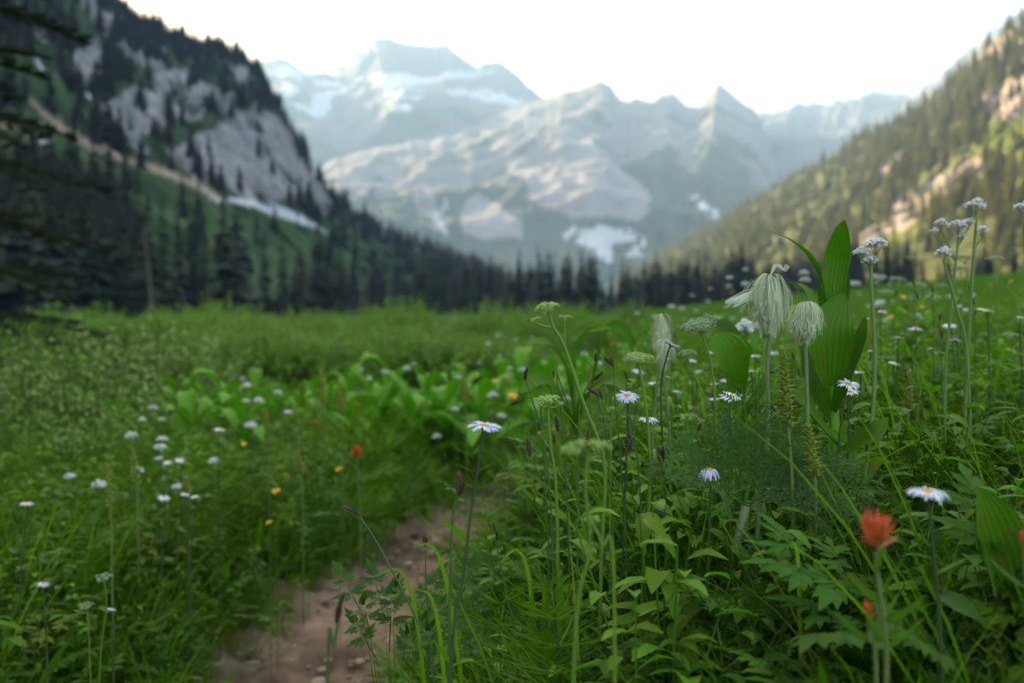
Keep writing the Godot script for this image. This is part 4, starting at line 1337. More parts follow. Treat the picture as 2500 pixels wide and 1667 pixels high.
func daisies() -> void:
	daisy_bits()
	rng.seed = 71
	var U := Vector3.UP
	daisy("lilac daisy on a long bare stem leaning over the dirt trail", [[1182, 1040], [1172, 1110], [1150, 1250], [1132, 1400], [1100, 1660]], 0.98, 92, Vector3(0.12, 1, 0.1), 0.15, Color(0.66, 0.65, 0.85), "", true, 34)
	daisy("lilac daisy with many narrow petals beside the dark sedge spikes", [[1532, 966], [1534, 1010], [1528, 1150], [1520, 1400]], 1.26, 64, Vector3(-0.05, 1, 0.42), 0.2, Color(0.68, 0.64, 0.85), "", true, 38)
	daisy("lilac daisy tipped away from the plume of the paired seed heads", [[1640, 842], [1631, 860], [1614, 950], [1620, 1140], [1625, 1400]], 1.3, 52, Vector3(0.35, 1, -0.1), 0.1, LILAC, "", true, 36)
	daisy("white daisy in front of the broad folded lily leaf", [[1785, 968], [1783, 990], [1781, 1110], [1776, 1400]], 1.24, 56, Vector3(-0.05, 1, 0.35), 0.1, WHITE, "", true, 30)
	daisy("upper of two stacked white daisies beside the tall corn lily", [[2072, 938], [2066, 960], [2050, 1060], [2030, 1300]], 1.28, 58, Vector3(0.05, 1, 0.4), 0.12, WHITE, "", true, 26)
	daisy("lower of two stacked white daisies beside the tall corn lily", [[2074, 957, 1.33], [2070, 980, 1.33], [2072, 1080, 1.33], [2060, 1300, 1.33]], 1.33, 52, Vector3(-0.05, 1, 0.2), 0.1, WHITE, "", true, 26)
	daisy("white daisy half hidden by a green umbel stalk", [[1584, 1024, 1.32], [1585, 1060, 1.32], [1592, 1200, 1.32], [1590, 1400, 1.32]], 1.32, 54, Vector3(0.1, 1, 0.12), 0.15, WHITE, "", true, 28)
	daisy("lilac daisy with hanging petals beside the feathery foliage", [[1733, 1146], [1735, 1180], [1733, 1260], [1728, 1450]], 1.14, 62, Vector3(0.0, 1, 0.1), 0.75, Color(0.68, 0.64, 0.86), "", true, 40)
	daisy("large white daisy with a broad orange disc above the scarlet paintbrush", [[2265, 1200], [2270, 1240], [2285, 1400], [2300, 1667]], 0.78, 108, Vector3(0.05, 1, 0.1), 0.25, WHITE, "", true, 32)
	# smaller and softer ones
	var gl := "white and lilac daisies in the meadow"
	for k in [[2097, 908, 34, 1.5, 1], [1597, 934, 36, 1.7, 0], [1632, 920, 22, 2.0, 1], [1560, 905, 44, 1.9, 1], [1655, 955, 30, 1.9, 1], [1745, 935, 30, 1.7, 0], [1745, 973, 34, 1.6, 1], [1770, 928, 28, 2.0, 1], [1833, 905, 36, 1.7, 1], [1800, 892, 30, 1.9, 0], [1845, 868, 32, 2.0, 1], [1890, 860, 30, 2.2, 1], [1735, 860, 24, 2.4, 0], [1822, 785, 24, 3.0, 1], [2130, 778, 30, 2.0, 1], [2155, 760, 34, 2.1, 1], [2235, 800, 42, 1.9, 1], [2195, 824, 34, 2.0, 0], [2335, 830, 42, 1.8, 1], [2408, 757, 52, 1.75, 0], [2184, 885, 34, 1.8, 0], [2495, 775, 30, 1.8, 1], [2320, 793, 40, 1.9, 0], [2127, 856, 26, 1.8, 1], [2130, 882, 26, 1.8, 0], [2360, 755, 24, 2.6, 1], [2345, 745, 22, 2.8, 1], [2080, 770, 24, 2.4, 0], [1692, 880, 26, 2.2, 0], [1705, 905, 24, 2.2, 1], [2275, 850, 26, 2.0, 0],
		[535, 1046, 38, 2.5, 0], [400, 1213, 36, 2.2, 0], [452, 1206, 28, 2.3, 0], [475, 1210, 28, 2.3, 0], [65, 1227, 40, 2.0, 0], [388, 1117, 26, 2.8, 1], [408, 1127, 28, 2.7, 0], [438, 1123, 28, 2.7, 0], [592, 922, 24, 4.2, 1], [703, 1003, 26, 3.4, 1], [105, 1424, 34, 1.7, 1], [272, 1487, 26, 1.75, 1], [1330, 760, 14, 6.0, 0]]:
		var c: Color = WHITE if k[4] == 0 else LILAC
		var lab := ("small white daisy among the meadow grass" if k[4] == 0 else "small lilac daisy among the meadow grass")
		daisy(lab, [[k[0], k[1]], [k[0] + rf(-6, 6), k[1] + 60 / k[3]], [k[0] + rf(-20, 20), k[1] + 420 / k[3]]], k[3], k[2], Vector3(rf(-0.25, 0.25), 1, rf(-0.05, 0.35)), rf(0.05, 0.3), tone(c, rf(0.9, 1.05)), gl, false)

# ---------------- silky pasqueflower seed heads
func plume(r: float, h: float, n: int, seed_k: int, wild: float) -> Array:
	rng.seed = 1500 + seed_k
	var core := MB.new()
	core.blob(Vector3(0, -h * 0.42, 0), Vector3(r * 0.74, h * 0.43, r * 0.74), 10, 16, Color(0.28, 0.36, 0.15), Color(0.4, 0.48, 0.28))
	var mb := MB.new()
	var locks := 80
	for lk in locks:
		var a0 := lk * 2.39996 + rf(-0.3, 0.3)
		var t0 := pow(rf(0.0, 1.0), 1.2)
		var end0 := rf(0.62, 1.0)
		var out0 := rf(0.66, 1.05)
		var swirl0 := rf(-0.16, 0.16)
		for k in n / locks:
			var a := a0 + rf(-0.22, 0.22)
			var t := clampf(t0 + rf(-0.08, 0.08), 0.0, 1.0)
			var o := Vector3(cos(a), 0, sin(a))
			var sw := Vector3(-sin(a), 0, cos(a))
			var stray := rf(0, 1) < wild
			var out := r * out0 * rf(0.75, 1.1) * (rf(1.05, 1.5) if stray else 1.0)
			var y0 := -h * 0.72 * t
			var y1 := -h * clampf(maxf(end0 * 0.9, 0.72 * t + 0.12) + rf(-0.12, 0.12), 0.0, 1.06) * (0.85 if stray else 1.0)
			var kink := rf(0, TAU)
			var l := PackedVector3Array(); var rr := PackedVector3Array()
			var sd := (sw + o * rf(-0.6, 0.6)).normalized()
			var w := rf(0.0003, 0.00065)
			for s in 9:
				var u := s / 8.0
				var bell := pow(sin(minf(1.0, u * 1.5) * PI * 0.5), 0.8)
				if not stray:
					bell *= 1.0 - 0.55 * smooth(0.6, 1.0, u)
				var rad := r * 0.1 + (out - r * 0.1) * bell
				var y := lerpf(y0, y1, pow(u, 1.7)) + h * 0.045 * sin(minf(1.0, u * 2.2) * PI)
				if not stray:
					var yy := clampf(-y / h, 0.0, 1.05)
					rad = minf(rad, r * out0 * pow(maxf(0.0, sin(PI * pow(yy * 0.93 + 0.03, 0.8))), 0.55) + r * 0.1)
				var q := o * rad + sw * (swirl0 * r * u * u + r * 0.08 * u * sin(kink + u * 9.0)) + Vector3(0, y, 0)
				var ww := w * (1.0 - 0.8 * u)
				l.append(q - sd * ww); rr.append(q + sd * ww)
			var c := Color(0.40, 0.50, 0.24).lerp(Color(0.88, 0.93, 0.70), pow(rf(0, 1), 0.55))
			mb.strip(l, rr, c.lerp(Color(0.30, 0.32, 0.12), 0.7), c)
	return [core.mesh(), mb.mesh()]

func pasque(label: String, pix: Array, d: float, wpx: float, hpx: float, seed_k: int, n: int, lean: Vector3, wild: float) -> Node3D:
	var st := stalk(pix, d)
	var o := thing("pasqueflower", label, "pasqueflower", st[0])
	var pts: Array = st[1]
	var cv := poly_curve(pts, 20)
	var sm := MB.new()
	var c0 := Color(0.17, 0.23, 0.10)
	stem_mesh(sm, cv, 0.0029, 0.0023, c0, c0, 8)
	var sp := part(o, "stem", sm.mesh(), M.stem)
	rng.seed = 1600 + seed_k
	var fz := MB.new()
	for k in 700:
		var f := rf(2.0, 19.9)
		var at := cv[int(f)].lerp(cv[mini(int(f) + 1, 20)], f - int(f))
		var dr := yaw_dir(rf(0, TAU), rf(-0.1, 0.5))
		var sd := dr.cross(Vector3.UP).normalized() * 0.00016
		fz.tri(at + dr * 0.0025 - sd, at + dr * 0.0025 + sd, at + dr * rf(0.0036, 0.0052), Color(0.55, 0.62, 0.42))
	part(sp, "stem_hair", fz.mesh(), M.hair).set_meta("kind", "stuff")
	var h := hpx / FOCAL * d
	var pl := plume(wpx / FOCAL * d * 0.5, h, n, seed_k, wild)
	var top: Vector3 = pts[pts.size() - 1]
	var xf := Transform3D(aim(Vector3.UP + lean), top + Vector3.UP * h * 0.9)
	var hd := part(o, "seed_head", pl[1], M.hair, xf)
	hd.set_meta("kind", "stuff")
	part(hd, "core", pl[0], M.dry)
	return o

func pasques() -> void:
	var a := pasque("tallest silky white pasqueflower seed head on a hairy stem", [[1879, 815], [1874, 900], [1876, 1000], [1872, 1120], [1850, 1300]], 1.2, 92, 160, 1, 1700, Vector3(0.02, 0, 0), 0.2)
	# curled tuft on top and a lock blown sideways
	var mb := MB.new()
	var hp := P(1882, 664, 1.2) - a.position
	for k in 5:
		var q := poly_curve([hp + Vector3(0, -0.004, 0), hp + Vector3(0.004 + 0.0012 * k, 0.009, rf(-0.003, 0.003)), hp + Vector3(0.012 + 0.001 * k, 0.004, 0), hp + Vector3(0.018, 0.001 + 0.002 * k, 0), hp + Vector3(0.022, 0.006, rf(-0.002, 0.002))], 12)
		stem_mesh(mb, q, 0.0007, 0.0003, Color(0.7, 0.72, 0.6), Color(0.75, 0.76, 0.66), 4)
	part(a, "curled_styles", mb.mesh(), M.hair)
	mb = MB.new()
	rng.seed = 77
	for k in 60:
		var s0 := P(1850 + rf(-8, 8), 715 + rf(-14, 18), 1.2) - a.position
		var s2 := P(1790 + rf(-26, 26), 742 + rf(-9, 12), 1.2 + rf(-0.02, 0.02)) - a.position
		blade(mb, s0, s2, Vector3(0, 0.004, 0), 0.0007, Color(0.68, 0.73, 0.55), Color(0.76, 0.8, 0.66), 5)
	part(a, "blown_lock", mb.mesh(), M.hair).set_meta("kind", "stuff")
	# its feathery leaves
	for k in 11:
		var fm := MB.new()
		var bp := P(1822 + rf(-8, 8), 1235 + rf(-8, 12), 1.18) - a.position
		var an: float = lerpf(-2.9, 0.1, k / 10.0) + rf(-0.15, 0.15)
		var dir := Vector3(cos(an), -sin(an) * 0.7 + 0.15, rf(-0.4, 0.6)).normalized()
		frond(fm, bp, dir, Vector3(0.1, 0.8, 0.6), rf(0.10, 0.16), tone(Color(0.075, 0.15, 0.035), rf(0.8, 1.3)), 11, 6)
		part(a, "leaf", fm.mesh(), M.herb)
	var cs := MB.new()
	stem_mesh(cs, poly_curve([P(1795, 1340, 1.18) - a.position, P(1808, 1290, 1.18) - a.position, P(1822, 1235, 1.18) - a.position], 8), 0.0045, 0.0055, Color(0.16, 0.19, 0.09), Color(0.26, 0.3, 0.16), 8)
	part(a, "leaf_stalk", cs.mesh(), M.hair)
	pasque("smaller silky white pasqueflower seed head on a straight hairy stem", [[1966, 838], [1969, 900], [1972, 1040], [1975, 1300]], 1.22, 76, 112, 2, 1200, Vector3(0.05, 0, 0), 0.3)
	pasque("upper of two overlapping pale seed heads behind the lilac daisy", [[1614, 868], [1606, 930], [1596, 1040], [1590, 1300]], 1.62, 46, 112, 3, 1400, Vector3.ZERO, 0.16)
	pasque("lower of two overlapping pale seed heads behind the lilac daisy", [[1621, 898, 1.56], [1626, 960, 1.56], [1635, 1060, 1.56], [1640, 1300, 1.56]], 1.56, 46, 78, 4, 1200, Vector3.ZERO, 0.06)

# ---------------- umbels
var bead_m: MB
func umbellet(r: float, n: int, col: Color) -> ArrayMesh:
	var mb := MB.new()
	for k in n:
		var t := (k + 0.5) / n
		var a := k * 2.39996
		var rr := r * sqrt(t)
		var at := Vector3(rr * cos(a), r * 0.55 * (1.0 - t) + rf(-0.1, 0.1) * r, rr * sin(a))
		var c := tone(col, rf(0.75, 1.25))
		mb.blob(at, Vector3(0.21, 0.19, 0.21) * r * rf(0.8, 1.2), 3, 6, c, tone(c, 0.8))
		if k % 2 == 0:
			stem_mesh(mb, PackedVector3Array([Vector3(0, -r * 0.9, 0), at]), r * 0.035, r * 0.03, tone(col, 0.8), col, 3)
	return mb.mesh()

func umbel(o: Node3D, hub: Vector3, up: Vector3, r: float, n: int, beads: int, col: Color, flat := 0.5) -> void:
	var rm := MB.new()
	var b := aim(up, rf(0, 6))
	for k in n:
		var t := (k + 0.5) / n
		var a := k * 2.39996
		var at := hub + b * Vector3(r * sqrt(t) * cos(a), r * (0.55 + flat * 0.35 * (1.0 - t)) + rf(-0.06, 0.06) * r, r * sqrt(t) * sin(a))
		var q := bez(hub, hub.lerp(at, 0.5) - b.y * r * 0.06, at - b.y * r * 0.1, 4)
		stem_mesh(rm, q, r * 0.028, r * 0.02, tone(col, 0.85), tone(col, 0.9), 4)
		var ur := r * rf(0.25, 0.33) * (1.0 if n > 6 else 1.35)
		part(o, "umbellet", umbellet(ur, beads, col), M.stem, Transform3D(aim((at - hub).normalized() + b.y, rf(0, 6)), at))
	part(o, "umbel_rays", rm.mesh(), M.stem)

func umbel_plant(label: String, pix: Array, d: float, heads: Array, col: Color, thick: float, group := "") -> Node3D:
	var st := stalk(pix, d)
	var o := thing("umbel_plant", label, "umbel plant", st[0], group)
	var sm := MB.new()
	var sc := Color(0.14, 0.25, 0.025)
	stem_mesh(sm, poly_curve(st[1], 20), thick, thick * 0.7, sc, tone(sc, 1.1), 7)
	for h in heads:   # [px, py of hub, width px, up x, up z, join px, join py, rays]
		var hub: Vector3 = P(h[0], h[1], d) - o.position
		if h[5] > 0:
			var j: Vector3 = P(h[5], h[6], d) - o.position
			stem_mesh(sm, bez(j, j.lerp(hub, 0.5) + Vector3(0, -0.004, 0), hub, 6), thick * 0.55, thick * 0.4, sc, tone(sc, 1.1), 6)
		umbel(o, hub, Vector3(h[3], 1, h[4]), h[2] / FOCAL * d * 0.5, h[7], 16, col)
	part(o, "stem", sm.mesh(), M.stem)
	return o

func umbels() -> void:
	rng.seed = 81
	var c := Color(0.36, 0.52, 0.12)
	umbel_plant("tall bent green umbel stalk with two small side umbels", [[1340, 760], [1352, 800], [1378, 845], [1425, 985], [1476, 1125], [1472, 1300], [1466, 1500]], 1.2, [[1338, 765, 58, -0.15, 0.2, 0, 0, 13], [1309, 788, 28, -0.4, 0.2, 1350, 798, 6], [1378, 783, 32, 0.0, 0.1, 1379, 845, 7]], c, 0.0027)
	umbel_plant("green umbel with knobbly buds beside the path edge", [[1337, 992], [1345, 1090], [1357, 1180], [1362, 1400]], 1.22, [[1334, 994, 62, -0.1, 0.2, 0, 0, 12], [1366, 990, 24, 0.3, 0.2, 1340, 992, 5], [1320, 1060, 16, -0.2, 0.1, 1348, 1098, 4]], c, 0.0024)
	umbel_plant("flat green umbel in front of the paired pale seed heads", [[1560, 885], [1572, 960], [1584, 1060], [1588, 1200], [1570, 1400]], 1.22, [[1558, 890, 62, 0.05, 0.2, 0, 0, 14], [1578, 935, 14, 0.4, 0, 1574, 960, 3]], tone(c, 0.95), 0.0024)
	umbel_plant("wide lacy pale green umbel beside the folded lily leaf", [[1712, 812], [1735, 880], [1745, 960], [1750, 1060], [1772, 1180], [1790, 1400]], 1.24, [[1710, 815, 74, -0.25, 0.25, 0, 0, 18], [1744, 786, 30, 0.2, 0.2, 1716, 814, 6], [1678, 874, 44, -0.1, 0.2, 1742, 1010, 10]], Color(0.30, 0.40, 0.20), 0.0022)
	umbel_plant("out of focus green umbel close to the lens above the trail edge", [[1436, 1110], [1430, 1200], [1440, 1340], [1400, 1667]], 0.72, [[1410, 1110, 70, -0.4, 0.2, 0, 0, 9], [1460, 1100, 54, 0.1, 0.2, 1434, 1112, 8]], c, 0.0015)
	umbel_plant("small out of focus umbel low over the grass", [[1446, 1275], [1470, 1330], [1500, 1450]], 0.8, [[1446, 1278, 40, 0, 0.2, 0, 0, 7]], c, 0.0016)
	umbel_plant("small green umbel beside the brown seed spike", [[1680, 1026, 1.5], [1690, 1100, 1.5], [1695, 1300, 1.5]], 1.5, [[1680, 1030, 42, 0, 0.2, 0, 0, 8]], c, 0.0016)
	umbel_plant("tiny green umbel below the lilac daisy", [[1495, 1000], [1492, 1060], [1490, 1300]], 1.3, [[1495, 1003, 22, 0, 0.2, 0, 0, 5]], c, 0.0016)
	for k in [[2280, 735, 40, 1.9], [2355, 640, 46, 2.2], [2345, 665, 40, 2.4], [2430, 640, 42, 2.2], [2465, 825, 38, 1.9], [253, 1415, 40, 1.7], [210, 1483, 34, 1.65], [2225, 632, 24, 3.0], [2190, 690, 40, 3.2], [2160, 720, 36, 3.4], [2240, 705, 44, 3.0], [2300, 705, 36, 3.2]]:
		umbel_plant("pale green umbel standing above the meadow grass", [[k[0], k[1]], [k[0] + 6, k[1] + 110 / k[3]], [k[0] + rf(-14, 14), k[1] + 420 / k[3]]], k[3], [[k[0], k[1] + 4, k[2], 0, 0.15, 0, 0, 9]], tone(Color(0.3, 0.4, 0.2), rf(0.9, 1.1)), 0.0012, "pale green umbels above the grass")

# ---------------- white valerian
func valerian_head(r: float, n: int, seed_k: int) -> Array:
	rng.seed = 1700 + seed_k
	var mb := MB.new()
	var br := MB.new()
	var lumps := []
	for k in 13:
		var a := k * 2.39996
		var t := (k + 0.5) / 13.0
		lumps.append(Vector3(sqrt(t) * 0.78 * cos(a), 0.5 * (1.0 - t) + 0.12 + rf(-0.15, 0.1), sqrt(t) * 0.78 * sin(a)) * r)
	for lp in lumps:
		stem_mesh(br, bez(Vector3(0, -r * 0.75, 0), lp * 0.5 + Vector3(0, -r * 0.25, 0), lp, 4), r * 0.03, r * 0.02, Color(0.2, 0.26, 0.1), Color(0.3, 0.34, 0.2), 4)
	for k in n:
		var lp: Vector3 = lumps[k % 13]
		var d := Vector3(rf(-1, 1), rf(-0.5, 1), rf(-1, 1)).normalized()
		var at := lp + d * r * rf(0.16, 0.3)
		stem_mesh(br, PackedVector3Array([lp, at]), r * 0.012, r * 0.012, Color(0.35, 0.36, 0.25), Color(0.5, 0.5, 0.42), 3)
		var bs := aim((d + Vector3.UP * 0.6).normalized(), rf(0, 6))
		var col := Color(0.90, 0.90, 0.86).lerp(Color(0.80, 0.80, 0.72), rf(0, 0.5))
		for j in 5:
			var a := TAU * j / 5.0
			var e := bs * Vector3(cos(a), 0.25, sin(a)) * r * 0.115
			var s := bs * Vector3(-sin(a), 0, cos(a)) * r * 0.045
			mb.tri(at, at + e * 0.7 - s, at + e * 0.7 + s, col)
			mb.tri(at + e * 0.7 - s, at + e * 1.15, at + e * 0.7 + s, col)
		for j in 2:
			var e := bs * Vector3(rf(-0.4, 0.4), 1, rf(-0.4, 0.4)) * r * rf(0.14, 0.2)
			var s := bs.x * r * 0.007
			mb.tri(at - s, at + s, at + e, Color(0.8, 0.8, 0.78))
	return [br.mesh(), mb.mesh()]

func valerian(label: String, pix: Array, d: float, heads: Array, thick := 0.0024) -> Node3D:
	var st := stalk(pix, d)
	var o := thing("valerian", label, "valerian", st[0])
	var sm := MB.new()
	var sc := Color(0.13, 0.22, 0.06)
	stem_mesh(sm, poly_curve(st[1], 20), thick * 1.15, thick * 0.8, sc, tone(sc, 1.2), 7)
	var sd := 0
	for h in heads:   # [px, py, width, join px, join py]
		var r: float = h[2] / FOCAL * d * 0.5
		var at: Vector3 = P(h[0], h[1], d) - o.position
		if h[3] > 0:
			var j: Vector3 = P(h[3], h[4], d) - o.position
			stem_mesh(sm, bez(j, j.lerp(at, 0.5) + Vector3(0, -0.003, 0), at - Vector3.UP * r * 0.7, 6), thick * 0.6, thick * 0.5, sc, tone(sc, 1.2), 6)
		var vh := valerian_head(r, int(clampf(h[2] * 5.5, 90, 340)), sd + int(h[0]))
		var ph := part(o, "flower_head", vh[1], M.petal, Transform3D(Basis(), at))
		ph.set_meta("kind", "stuff")
		part(ph, "pedicels", vh[0], M.stem)
		sd += 1
	part(o, "stem", sm.mesh(), M.stem)
	return o

func white_template(k: int) -> Node3D:
	rng.seed = 1800 + k
	var o := thing("white_flower", "white flower head rising above the meadow leaves", "white flower", Vector3.ZERO, "white flower heads scattered in the meadow")
	var sm := MB.new()
	stem_mesh(sm, PackedVector3Array([Vector3.ZERO, Vector3(0.02, 0.5, 0), Vector3(0, 1.0, 0.01)]), 0.0045, 0.003, Color(0.08, 0.15, 0.03), Color(0.1, 0.18, 0.04), 5)
	part(o, "stem", sm.mesh(), M.stem)
	var mb := MB.new()
	for j in 60:
		var a := rf(0, TAU)
		var t := rf(0, 1)
		var at := Vector3(cos(a) * sqrt(t) * 0.055, 1.0 + 0.03 * (1 - t) + rf(-0.01, 0.01), sin(a) * sqrt(t) * 0.055)
		mb.blob(at, Vector3.ONE * rf(0.008, 0.014), 2, 5, Color(0.78, 0.8, 0.74), Color(0.6, 0.66, 0.5))
	part(o, "flower_head", mb.mesh(), M.petal).set_meta("kind", "stuff")
	return o

func valerians() -> void:
	rng.seed = 91
	valerian("white valerian head on a thick straight stem beside the tall corn lily", [[2127, 640], [2128, 700], [2136, 850], [2132, 1000], [2112, 1170], [2105, 1350]], 1.26, [[2138, 606, 62, 2127, 650], [2105, 620, 44, 2127, 650], [2125, 640, 44, 2127, 665]], 0.0027)
	valerian("tall white valerian with a flat topped head over the dark slope", [[2385, 535], [2378, 620], [2370, 750], [2362, 900], [2350, 1200]], 1.55, [[2383, 507, 52, 2385, 535], [2398, 566, 36, 2376, 615]], 0.0026)
	valerian("white valerian with branching clusters over the dark slope", [[2340, 590], [2330, 680], [2322, 760], [2310, 900], [2305, 1200]], 1.55, [[2340, 556, 48, 2340, 590], [2298, 548, 34, 2336, 640], [2282, 566, 24, 2336, 640], [2365, 546, 34, 2340, 600], [2348, 580, 30, 2340, 600]], 0.0022)
	valerian("low white valerian head leaning across its neighbour's stem", [[2305, 640], [2320, 690], [2338, 760], [2360, 850], [2372, 1150]], 1.5, [[2305, 622, 46, 2305, 645]], 0.0022)
	valerian("white valerian head cut by the edge of the view above dark firs", [[2500, 540], [2505, 700], [2510, 1000]], 1.5, [[2503, 512, 52, 2500, 540]], 0.0022)
	valerian("round white valerian head among the yellow flowers", [[1822, 830], [1824, 900], [1820, 1100]], 1.75, [[1822, 805, 60, 0, 0]], 0.0024)
	# blurred white heads all over the meadow
	var tp := []
	for k in 3:
		tp.append(white_template(k))
	var n := 0
	var lst := []
	for k in [[215, 1000, 5], [345, 1025, 3.6], [372, 998, 3.8], [395, 1025, 3.8], [602, 942, 4.2], [600, 980, 4.0], [630, 980, 4.0], [678, 960, 4.4], [610, 1040, 3.6], [618, 1042, 3.6], [320, 1065, 3.2], [390, 1095, 3.0], [395, 1075, 3.1], [522, 1127, 2.8], [432, 1190, 2.5], [170, 1165, 2.8], [240, 1185, 2.6], [335, 1150, 2.8], [832, 815, 9], [895, 865, 7], [1078, 808, 9], [880, 905, 5], [900, 925, 5], [940, 910, 5], [1010, 890, 5.5], [1110, 1000, 3.4], [1220, 870, 6], [1245, 900, 5], [1275, 905, 4.5], [1215, 820, 8], [1260, 830, 7], [1300, 825, 6.5], [1190, 840, 7], [1555, 765, 6], [1600, 775, 5.5], [1640, 750, 6.5], [1665, 755, 6.5], [1700, 760, 7], [1540, 880, 3], [1460, 890, 3.2], [1690, 722, 8], [1735, 705, 9], [1820, 660, 6], [1963, 668, 4.0], [1965, 686, 4.2], [1780, 700, 9], [2080, 690, 6], [2140, 690, 7]]:
		lst.append(k)
	for k in 95:
		var px := rf(950, 2450)
		var d := rf(3.2, 14.0)
		var cy := P(px, 760, d)
		var gy := G(cy.x, cy.z) + rf(0.38, 0.6)
		lst.append([px, pixel_of(Vector3(cy.x, gy, cy.z)).y, d])
	for k in lst:
		var at := P(k[0], k[1], k[2])
		var top := at.y
		at.y = G(at.x, at.z)
		var h := clampf(top - at.y, 0.12, 1.1)
		var s := rf(0.22, 0.4)
		var o: Node3D
		if n < 3:
			o = tp[n]
		else:
			o = copy(tp[n % 3], at, 0, 1, "white flower head rising above the meadow leaves", "white flower heads scattered in the meadow")
		o.transform = Transform3D(Basis(Vector3.UP, rf(0, TAU)).scaled(Vector3(s, h, s)), at)
		var fh: Node3D = o.get_child(1)
		fh.transform = Transform3D(Basis().scaled(Vector3(1, s / h, 1)), Vector3(0, 1.0 - s / h, 0))
		n += 1

# ---------------- sedges
var spike_m := []
func spike_mesh(k: int) -> ArrayMesh:
	rng.seed = 1900 + k
	var mb := MB.new()
	mb.blob(Vector3(0, 0.5, 0), Vector3(0.1, 0.5, 0.1), 6, 7, Color(0.03, 0.022, 0.018), Color(0.04, 0.03, 0.02))
	for j in 70:
		var t := (j + 0.5) / 70.0
		var a := j * 2.39996
		var r := 0.12 * sin(PI * (0.1 + 0.85 * t)) + 0.01
		var d := Vector3(cos(a), 0, sin(a))
		var s := Vector3(-sin(a), 0, cos(a)) * 0.045
		var p := d * r + Vector3(0, t, 0)
		var c: Color = Color(0.035, 0.025, 0.02) if rf(0, 1) < 0.6 else Color(0.10, 0.06, 0.035)
		if k == 2:
			c = Color(0.22, 0.12, 0.06) if rf(0, 1) < 0.7 else Color(0.1, 0.06, 0.04)
		mb.tri(p - s, p + s, p + d * 0.045 + Vector3(0, 0.12, 0), c)
		if j % 2 == 0:
			var e := p + d * 0.05 + Vector3(0, 0.09, 0)
			mb.tri(e - s * 0.2, e + s * 0.2, e + d * rf(0.05, 0.1) + Vector3(0, 0.04, 0), Color(0.42, 0.36, 0.2))
	return mb.mesh()

func sedge(label: String, pix: Array, d: float, spikes: Array, group := "", th := 0.0009) -> void:
	var st := stalk(pix, d)
	var o := thing("sedge", label, "sedge", st[0], group)
	var sm := MB.new()
	var sc := Color(0.07, 0.13, 0.025)
	var cv := poly_curve(st[1], 20)
	stem_mesh(sm, cv, th * 1.4, th, sc, sc, 5)
	for s in spikes:   # [base px, base py, tip px, tip py, kind, join f]
		var b: Vector3 = P(s[0], s[1], d) - o.position
		var t: Vector3 = P(s[2], s[3], d) - o.position
		var ln := (t - b).length()
		if s.size() > 5:
			var f: float = s[5] * 20.0
			var j := cv[mini(int(f), 20)]
			stem_mesh(sm, bez(j, Vector3(b.x, maxf(j.y, b.y) + 0.012, b.z), b, 8), th * 0.5, th * 0.4, sc, sc, 4)
		part(o, "spike", spike_m[s[4]], M.dry, Transform3D(aim(t - b, rf(0, 6)).scaled_local(Vector3(ln * 1.15, ln, ln * 1.15)), b))
	part(o, "stem", sm.mesh(), M.stem)

